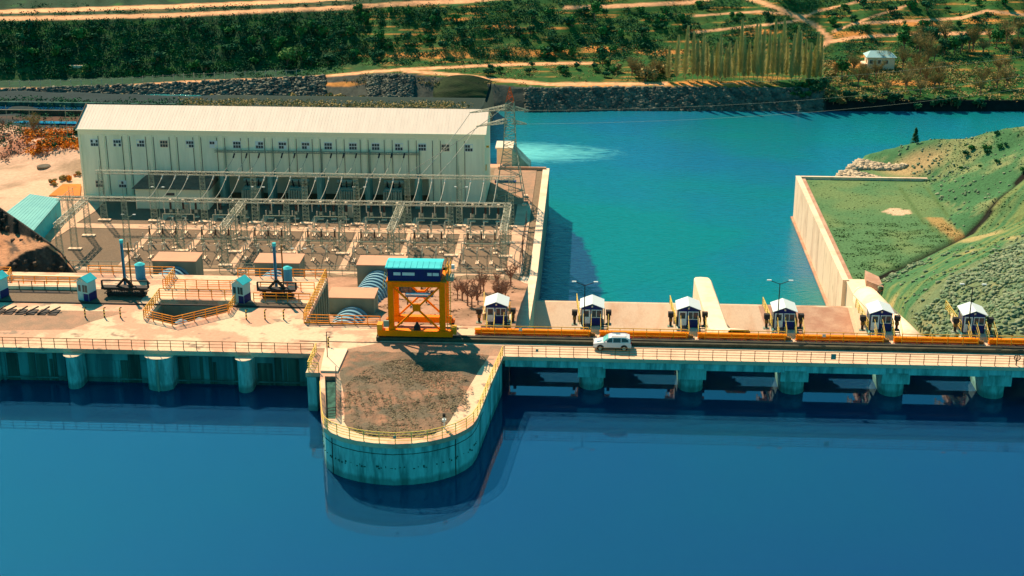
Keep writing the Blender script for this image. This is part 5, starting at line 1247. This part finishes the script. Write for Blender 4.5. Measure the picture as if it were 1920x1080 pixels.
def make_bush(seed, mt, w=1.0, h=1.0, n=170, leaf=.22, trunk=.25):
    rng = random.Random(seed); b = thing('bush', 'x', 'bush')
    vs, fs = leaf_cloud(rng, n, w, w, h * .75, h * .8, leaf); part(MB().add(vs, fs), 'foliage', mt, b)
    m = MB(); 
    for _ in range(4): m.tube((0, 0, -.3), (rng.uniform(-.4, .4) * w, rng.uniform(-.4, .4) * w, h * .9), .07, 4, .03, cap=False)
    part(m, 'stem', 'twig_brown', b); return b
def make_tree(seed, mt, name, cat_, hh, cw, n, leaf, kind='round'):
    rng = random.Random(seed); b = thing(name, 'x', cat_); m = MB(); m.tube((0, 0, -.4), (0, 0, hh * .55), .05 * hh ** .8, 6, .03 * hh ** .8); limbs = []
    for k in range(9):
        a = k * 2.4 + rng.random(); z0 = hh * rng.uniform(.2, .5); q = Vector((math.cos(a) * cw * rng.uniform(.4, .85), math.sin(a) * cw * rng.uniform(.4, .85), hh * rng.uniform(.55, .95))); m.tube((0, 0, z0), q, .018 * hh, 4, .006 * hh, cap=False); limbs.append((Vector((0, 0, z0)), q))
    part(m, 'trunk', 'twig_brown', b)
    if kind == 'bare':
        tw = MB()
        for _ in range(n):
            p, q = rng.choice(limbs); s = p.lerp(q, rng.uniform(.3, 1)); d = Vector((rng.gauss(0, .7), rng.gauss(0, .7), rng.uniform(.0, 1))).normalized() * leaf * rng.uniform(.6, 1.5)
            e = s + d; sd = d.cross(Vector((rng.random(), rng.random(), .3))).normalized() * .035; tw.add([s - sd, s + sd, e], [(0, 1, 2)]); 
            e2 = s + d * .5 + Vector((rng.gauss(0, .5), rng.gauss(0, .5), rng.uniform(.1, .7))) * leaf * .6; tw.add([s + d * .4 - sd * .8, s + d * .4 + sd * .8, e2], [(0, 1, 2)])
        part(tw, 'crown', mt, b)
    else:
        vs, fs = leaf_cloud(rng, n, cw, cw, hh * .34, hh * .66, leaf, 9); part(MB().add(vs, fs), 'crown', mt, b)
    return b
def make_poplar(seed, hh, mt='twig_gold'):
    rng = random.Random(seed); b = thing('poplar_tree', 'x', 'tree'); lean = rng.uniform(-.4, .4)
    part(MB().tube((0, 0, -.5), (lean, 0, hh * .93), .11, 6, .03), 'trunk', mt, b); tw = MB(); wid = rng.uniform(.9, 1.5)
    for _ in range(1700):
        t = rng.uniform(.10, .97); wd = wid * (1.05 * (1 - t) ** .7 * min(1, .35 + 2.2 * t) + .12); a = rng.uniform(0, 6.28); s = Vector((lean * t, 0, hh * t)); l = rng.uniform(.5, 1.7) * (1.15 - t * .5)
        e = s + Vector((math.cos(a) * wd * rng.uniform(.6, 1.1), math.sin(a) * wd * rng.uniform(.6, 1.1), l)); s = s + Vector((math.cos(a), math.sin(a), .3)) * wd * rng.uniform(0, .6); sd = Vector((math.sin(a), -math.cos(a), 0)) * .06; tw.add([s - sd, s + sd, e], [(0, 1, 2)])
    part(tw, 'crown', mt, b); return b
popl = [Placer(make_poplar(k, 15.5)) for k in range(4)]
pr = random.Random(21); k = 0
PP = [(1252, 152, .62), (1268, 152, .8), (1284, 150, .95)]
xx = 1299
while xx < 1540: PP.append((xx, 152 + pr.uniform(-4, 4), pr.uniform(.62, 1.06) * (1.02 if 1300 < xx < 1330 or 1360 < xx < 1510 else .9))); xx += pr.uniform(6.0, 10.5)
PP.sort()
for i, (px, rw, s) in enumerate(PP):
    where = 'at the left end of the poplar row, standing apart' if i < 3 else 'in the dense row of tall bare golden poplars'
    g = popl[i % 4]((0, 0, 0), ('bare golden poplar standing apart at the left end of the row, %s from the left' % ORD[i]) if i < 3 else 'bare golden poplar in the dense row on the far bank', rz=pr.uniform(0, 6), group=None if i < 3 else 'poplars in the dense row on the far bank', scale=(1, 1, s)); g.location = T(px, rw)
vr = random.Random(77)
bl_ = {m_: [Placer(make_bush(10 * i + j, m_, 1.1, 1.0 + .3 * j)) for j in range(2)] for i, m_ in enumerate(('leaf_dark', 'leaf_mid', 'leaf_light', 'leaf_olive', 'leaf_orange', 'conifer'))}
def zone(px, rw, x0, x1, r0, r1):
    return ['left end', 'left of centre', 'centre', 'right of centre', 'right end'][min(4, int(5 * (px - x0) / (x1 - x0)))] + (' high up' if rw < (r0 + r1) / 2 else ' low down')
def scatter(n, x0, x1, r0, r1, mts, label, group, s0=.8, s1=2.2, avoid=True):
    c = 0; tries = 0
    while c < n and tries < n * 20:
        tries += 1; px, rw = vr.uniform(x0, x1), vr.uniform(r0, r1)
        if avoid and any(seg_d(px, rw, p) < w + 3 for p, w, _ in ROADS): continue
        if 1605 < px < 1690 and 80 < rw < 150: continue
        if fbm(px * .02, rw * .08, 1, 61) < -.25 + .2 * vr.random(): continue
        s = vr.uniform(s0, s1); m_ = vr.choice(mts); vr.choice(bl_[m_])(T(px, rw), '%s, %s, %s' % (label, 'big' if s > (s0 + s1) / 2 else 'small', zone(px, rw, x0, x1, r0, r1)), rz=vr.uniform(0, 6), group=group, scale=(s * vr.uniform(.9, 1.4), s, s)); c += 1
scatter(58, 0, 620, 45, 138, ['leaf_dark', 'leaf_dark', 'leaf_mid'], 'dark bush on the shaded left hillside', 'bushes on the shaded left hillside', .7, 1.9)
scatter(72, 620, 1260, 22, 118, ['leaf_dark', 'leaf_mid', 'leaf_mid', 'leaf_dark'], 'green bush on the middle terraced slope', 'bushes on the middle slope', .6, 1.7)
scatter(18, 1130, 1560, 2, 60, ['leaf_dark', 'leaf_mid'], 'green bush behind the poplars', 'bushes behind the poplars', .6, 1.4)
scatter(28, 1550, 1920, 2, 60, ['leaf_dark', 'leaf_mid'], 'green bush above the white house', 'bushes above the white house', .6, 1.7)
scatter(20, 1540, 1900, 183, 206, ['leaf_dark', 'leaf_olive', 'leaf_dark'], 'dark shore bush below the white house', 'shore bushes under the house', .9, 1.5)
scatter(12, 1150, 1260, 126, 154, ['leaf_olive'], 'olive bare shrub left of the poplar row', 'shrubs left of the poplars', 1.0, 1.7, False)
scatter(12, 170, 480, 190, 202, ['leaf_olive'], 'brown shrub behind the left powerhouse roof', 'shrubs behind the powerhouse roof', .8, 1.3, False)
scatter(14, 550, 690, 188, 204, ['leaf_olive'], 'brown shrub behind the middle powerhouse roof', 'shrubs on the bank behind the powerhouse', .9, 1.6, False)
scatter(14, 900, 1150, 122, 150, ['leaf_dark', 'leaf_mid'], 'green bush above the dark mound', 'bushes between the paths', .7, 1.3)
scatter(12, 1480, 1545, 160, 190, ['leaf_dark', 'leaf_mid'], 'bush right of the riprap', 'bushes at the end of the riprap', .8, 1.4)
# undergrowth that nobody could count
def under(name, mt, n, x0, x1, r0, r1, s, label, seed, thr=-.1):
    rng = random.Random(seed); vs, fs = [], []; c = 0
    while c < n:
        px, rw = rng.uniform(x0, x1), rng.uniform(r0, r1)
        if any(seg_d(px, rw, p) < w + 1.5 for p, w, _ in ROADS) or fbm(px * .03, rw * .1, 1, seed) < thr: c += .2; continue
        p = Vector(T(px, rw)); h = s * rng.uniform(.5, 1.5); c += 1
        for _ in range(5):
            q = p + Vector((rng.gauss(0, h * .5), rng.gauss(0, h * .4), rng.uniform(0, h))); u = Vector((rng.gauss(0, 1), rng.gauss(0, 1), rng.gauss(0, .6))).normalized() * .3 * s; w = u.cross(Vector((rng.gauss(0, 1), rng.gauss(0, 1), 1))).normalized() * .25 * s
            k = len(vs); vs += [q - u, q + w, q + u, q - w]; fs.append((k, k + 1, k + 2, k + 3))
    tag(part(MB().add(vs, fs), name, mt, None), label, None, kind='stuff')
under('undergrowth', 'leaf_dark', 5200, -60, 640, 10, 145, .8, 'dark low scrub covering the shaded left hillside', 5)
under('undergrowth', 'leaf_mid', 2600, -60, 640, 30, 145, .7, 'greener low scrub patches on the left hillside', 6, .1)
under('undergrowth', 'leaf_dark', 13000, 620, 1940, -10, 122, .7, 'dark scrub over the terraced slope', 7, .0)
under('undergrowth', 'leaf_mid', 3000, 620, 1940, -10, 125, .6, 'green scrub over the terraced slope', 8, .1)
under('dry_brush', 'leaf_olive', 2600, 640, 1900, 85, 160, .6, 'dry olive brush along the far bank', 9, .0)
under('dry_brush', 'leaf_olive', 1500, 1540, 1920, 120, 190, .9, 'dry olive brush below the white house', 10, -.3)
tr = {'olive': [Placer(make_tree(30 + j, 'leaf_olive', 'bare_tree', 'tree', 5.5, 2.6, 420, 1.2, 'bare')) for j in range(3)], 'green': [Placer(make_tree(40 + j, ['leaf_dark', 'leaf_mid'][j % 2], 'leafy_tree', 'tree', 6.0, 2.3, 420, .32)) for j in range(2)],
      'brown': [Placer(make_tree(50 + j, 'twig_brown', 'dead_tree', 'tree', 3.4, 1.3, 120, .7, 'bare')) for j in range(3)], 'light': [Placer(make_tree(60, 'leaf_light', 'leafy_tree', 'tree', 4.6, 2.4, 700, .3))]}
def pt_(kind, px, rw, label, s=1.0, group=None): q = vr.choice(tr[kind])(T(px, rw), label, rz=vr.uniform(0, 6), group=group, scale=s); return q
pt_('light', 539, 124, 'round pale green tree standing out on the dark left hillside', 1.15)
for i in range(26): pt_('olive', vr.uniform(1560, 1900), vr.uniform(126, 184), 'bare olive tree in the grove between the white house and the river', vr.uniform(.75, 1.15), 'bare trees between the house and the river')
for i in range(16): pt_('olive', vr.uniform(1690, 1925), vr.uniform(70, 122), 'bare olive tree in the grove right of the white house', vr.uniform(.9, 1.5), 'bare trees right of the house')
for i in range(12): pt_('green', vr.uniform(1680, 1900), vr.uniform(74, 108), 'leafy green tree behind and right of the white house', vr.uniform(.6, 1.1), 'leafy trees behind the white house')
for i in range(8): pt_('olive', vr.uniform(1160, 1250), vr.uniform(135, 152), 'bare shrubby tree left of the poplar row', vr.uniform(.6, .95), 'bare trees left of the poplars')
pt_('green', 1130, 124, 'dark leafy tree at the end of the path left of the poplars', .9); pt_('green', 1115, 40, 'leafy tree in the middle of the terraced slope', 1.0)
pt_('green', 1578, 150, 'dark leafy tree right of the poplar row by the river', 1.0); pt_('green', 1545, 178, 'round green tree on the riprap bank', .8)
for i in range(16):
    px, rw = vr.uniform(838, 972), vr.uniform(520, 612); zz = -13 if rw > 560 else -15.5; x, y = G(px, rw, zz)
    if y < 180: y = 181
    x = min(x, -12.2); vr.choice(tr['brown'])((x, y, gz(x, y)), 'bare brown sapling on the red slope between the crane and the spillway wall', rz=vr.uniform(0, 6), group='saplings on the red slope', scale=vr.uniform(.8, 1.3))
for i, (px, rw) in enumerate(((765, 598), (800, 590), (745, 560), (790, 545))): x, y = G(px, rw, -13); vr.choice(tr['brown'])((x, y, gz(x, y)), 'bare brown sapling seen through the crane legs', rz=vr.uniform(0, 6), group='saplings behind the crane', scale=1.0)
# conifers and bushes of the right bank
def make_conifer():
    b = thing('conifer', 'x', 'tree'); rng = random.Random(4); m = MB(); part(MB().tube((0, 0, -.3), (0, 0, 3.6), .1, 6, .03), 'trunk', 'twig_brown', b)
    vs, fs = [], []
    for _ in range(420):
        t = rng.random(); r_ = (1 - t) * 1.0 + .1; a = rng.uniform(0, 6.28); c = Vector((math.cos(a) * r_ * rng.uniform(.5, 1), math.sin(a) * r_ * rng.uniform(.5, 1), .3 + t * 3.6)); u = Vector((math.cos(a), math.sin(a), -.4)) * .28; w = Vector((-math.sin(a), math.cos(a), 0)) * .14
        k = len(vs); vs += [c - u, c + w, c + u, c - w]; fs.append((k, k + 1, k + 2, k + 3))
    part(MB().add(vs, fs), 'crown', 'conifer', b); return b
cf = Placer(make_conifer())
for i, (px, rw, s, l) in enumerate(((1713, 294, 1.0, 'dark conifer standing alone above the shore stones'), (1736, 276, .62, 'small conifer, leftmost of the clump at the river edge'), (1748, 277, .66, 'small conifer, second in the clump at the river edge'), (1757, 277, .7, 'small conifer, third in the clump at the river edge'), (1769, 277, .58, 'small conifer, rightmost of the clump at the river edge'))):
    x, y = G(px, rw, -18.0); cf((x, y, bz(x, y)), l, scale=s)
for i in range(20):
    px, rw = vr.uniform(1790, 1935), vr.uniform(232, 330); best = None
    for z in np.arange(4, -20, -.25):
        x, y = G(px, rw, z)
        if bz(x, y) >= z: best = (x, y, z); break
    if best: vr.choice(bl_[vr.choice(['leaf_mid', 'leaf_dark'])])(best, 'low green bush on the natural hillside at the right edge', rz=vr.uniform(0, 6), group='bushes on the right hillside', scale=vr.uniform(.3, .75))
def tufts(name, n, fn_, label, mt='grass'):
    rng = random.Random(n); vs, fs = [], []
    while len(fs) < n:
        p = fn_(rng)
        if p is None: continue
        x, y, z, s = p; a = rng.uniform(0, 3.14); u = Vector((math.cos(a), math.sin(a), 0)) * s; k = len(vs); l = Vector((rng.gauss(0, .3) * s, -s * rng.uniform(.4, 1.1), s * rng.uniform(.2, .7))); c = Vector((x, y, z))
        vs += [c - u, c + u, c + l + u * .4, c + l - u * .4]; fs.append((k, k + 1, k + 2, k + 3))
    tag(part(MB().add(vs, fs), name, mt, None), label, None, kind='stuff')
def g1(rng):
    x, y = rng.uniform(43.6, 68), rng.uniform(228, 291)
    if toe(x, y) > -1 or x > xb(y): return None
    if fbm(x * .8, y * 1.6, .35, 33) < .0 and rng.random() > .06: return None
    if y > 264 and rng.random() > .12: return None
    return (x, y, bz(x, y), rng.uniform(.08, .2))
tufts('grass', 3000, g1, 'tufts of green grass over the flat terrace behind the cream wall')
def g2(rng):
    x, y = rng.uniform(44, 125), rng.uniform(170, 350); t = toe(x, y)
    if t < 1 and x < xb(y): return None
    if rng.random() > .35 + fbm(x, y, .12, 7): return None
    return (x, y, bz(x, y), rng.uniform(.08, .25))
tufts('grass', 24000, g2, 'grass tufts between the stones of the embankment and hill')
def g3(rng):
    x, y = rng.uniform(-34, -11), rng.uniform(182, 228)
    return (x, y, gz(x, y), rng.uniform(.1, .3)) if fbm(x, y, .22, 6) > .05 else None
tufts('dry_grass', 1200, g3, 'dry brown grass on the red slope below the switchyard', 'twig_brown')
# orange bushes at the left
for i in range(38):
    px, rw = vr.uniform(55, 152), vr.uniform(246, 298); 
    if rw < 298 - (px - 50) * .55: continue
    x, y = G(px, rw, ZY); vr.choice(bl_[vr.choice(['leaf_orange', 'leaf_orange', 'leaf_dark', 'conifer'])])((x, y, gz(x, y)), 'orange or dark shrub in the bed on the slope left of the powerhouse', rz=vr.uniform(0, 6), group='shrub bed left of the powerhouse', scale=vr.uniform(.5, .9))
for i in range(16):
    px = vr.uniform(88, 150); rw = 330 + (150 - px) * .42 + vr.uniform(-4, 4); x, y = G(px, rw, ZY); vr.choice(bl_['leaf_orange'] + bl_['leaf_olive'])((x, y, gz(x, y)), 'small rusty shrub in the hedge by the orange plot at the powerhouse corner', rz=vr.uniform(0, 6), group='hedge by the orange plot', scale=vr.uniform(.35, .6))
M['orange_soil'] = mat('orange_plot_soil', (.66, .22, .04), (.50, .18, .05), .5, grain=.2)
o = struct(MB().prism([G(*p, ZY + .3) for p in ((92, 369), (150, 369), (152, 347), (118, 347))], ZY - .5, ZY + .55), 'orange_plot', 'orange_soil')
for i, (px, rw) in enumerate(((22, 288), (66, 262), (8, 262))): x, y = G(px, rw, ZY); vr.choice(tr['brown'] + tr['olive'][:1])((x, y, gz(x, y)), ['bare tree at the left edge of the bare ground', 'bare tree on the reddish slope left of the shrub bed', 'bare tree at the far left edge behind the bare ground'][i], scale=.9)
def grnd(name, mt, n, f, label):
    rng = random.Random(n); vs, fs = [], []
    while len(fs) < n:
        p = f(rng)
        if p is None: continue
        for _ in range(6):
            q = Vector(p[:3]) + Vector((rng.gauss(0, .5), rng.gauss(0, .5), rng.uniform(0, p[3]))); u = Vector((rng.gauss(0, 1), rng.gauss(0, 1), rng.gauss(0, .6))).normalized() * .26; w = u.cross(Vector((rng.gauss(0, 1), rng.gauss(0, 1), 1))).normalized() * .2
            k = len(vs); vs += [q - u, q + w, q + u, q - w]; fs.append((k, k + 1, k + 2, k + 3))
    tag(part(MB().add(vs, fs), name, mt, None), label, None, kind='stuff')
def fo(rng):
    x, y = G(rng.uniform(50, 153), rng.uniform(246, 300), ZY)
    if fbm(x, y, .2, 71) < -.05: return None
    return (x, y, gz(x, y), 1.0)
grnd('shrub_bed', 'leaf_orange', 2600, fo, 'orange and red low shrubs on the slope left of the powerhouse')
def fd(rng):
    x, y = rng.uniform(-150, -97), rng.uniform(300, 366)
    if fbm(x, y, .1, 72) < -.1 or (y < 320 and x > -108): return None
    return (x, y, gz(x, y), 1.3)
grnd('undergrowth', 'leaf_dark', 5200, fd, 'dark scrub on the land behind the bare ground and the powerhouse')
def fb(rng):
    x, y = rng.uniform(-100, -30), rng.uniform(340, 368)
    return (x, y, gz(x, y), 1.6) if fn(x, y, .12, 3) > -.2 else None
grnd('dry_brush', 'leaf_olive', 5200, fb, 'brown brush along the bank behind the powerhouse roof')
def fk(rng):
    x, y = rng.uniform(-132, -99), rng.uniform(296, 325)
    return (x, y, gz(x, y), .8) if fn(x, y, .2, 13) > .1 else None
grnd('dry_brush', 'twig_brown', 1500, fk, 'reddish dry brush on the slope left of the powerhouse')
# ---- posts of the fence path on the left bank
fm = MB().bar((0, 0, -.2), (0, 0, 1.9), .14).mesh('post', 'galv_lit'); x0 = T(-20, 164); b = thing('fence', 'row of pale fence posts along the path above the teal riprap', 'fence', x0)
for k in range(31):
    px = -20 + 19.2 * k; rw = np.interp(px, [0, 180, 350, 560], [164, 161, 150, 142.5]); p = T(px, float(rw)); o = part(fm, 'post', 'galv_lit', b); o.location = Vector(p) - Vector(x0)
m = MB()
for k in range(30):
    p = T(-20 + 19.2 * k, float(np.interp(-20 + 19.2 * k, [0, 180, 350, 560], [164, 161, 150, 142.5]))); q = T(-20 + 19.2 * (k + 1), float(np.interp(-20 + 19.2 * (k + 1), [0, 180, 350, 560], [164, 161, 150, 142.5])))
    m.bar((p[0], p[1], p[2] + 1.6), (q[0], q[1], q[2] + 1.6), .05)
part(m, 'wire', 'galv', b)
# ---- the white house across the river
hx, hy, hz = T(1650, 130); hs = thing('house', 'small pale house with a blue white roof among bare trees across the river', 'house', (hx, hy, hz))
def hb_(x0, x1, y0, y1, z0, z1): return MB().box(hx + x0, hx + x1, hy + y0, hy + y1, hz + z0, hz + z1)
part(hb_(-3.6, 3.9, 0, 5, -1.0, 3.4), 'wall', 'wall_pale', hs); part(hb_(-4.9, -3.6, .6, 4.4, 1.2, 1.45), 'balcony', 'white_warm', hs)
part(MB().add([(hx - 4.1, hy - .5, hz + 3.4), (hx + 4.4, hy - .5, hz + 3.4), (hx + 4.4, hy + 5.5, hz + 3.4), (hx - 4.1, hy + 5.5, hz + 3.4), (hx - 2.6, hy + 2.5, hz + 4.8), (hx + 2.4, hy + 2.5, hz + 4.8)], [(0, 1, 5, 4), (1, 2, 5), (2, 3, 4, 5), (3, 0, 4), (0, 3, 2, 1)]), 'roof', 'booth_wall', hs)
for x in (-2.6, -.4, 1.6): w_ = part(hb_(x - .55, x + .55, -.07, 0, 1.5, 2.7), 'window', 'white', hs); part(hb_(x - .43, x + .43, -.1, -.07, 1.6, 2.6), 'pane', 'glass', w_)
part(hb_(-3.68, -3.6, 1.5, 2.5, .3, 2.4), 'door', 'rust_rail', hs)
# small orange building plot / ruined wall far left
x, y, z = T(150, 128); b = thing('sunlit_wall', 'low pale ruin on the left hillside catching the sun', 'ruin', (x, y, z)); part(MB().box(x - 3, x + 3, y, y + .5, z - .3, z + .8), 'wall', 'wall_pale', b); part(MB().box(x - 3, x - 2.5, y, y + 3, z - .3, z + .6), 'side_wall', 'wall_pale', b)

# prototypes that found no place are dropped
for q in Placer.ALL:
    if not q.used:
        for o in list(q.root.children_recursive) + [q.root]: bpy.data.objects.remove(o, do_unlink=True)
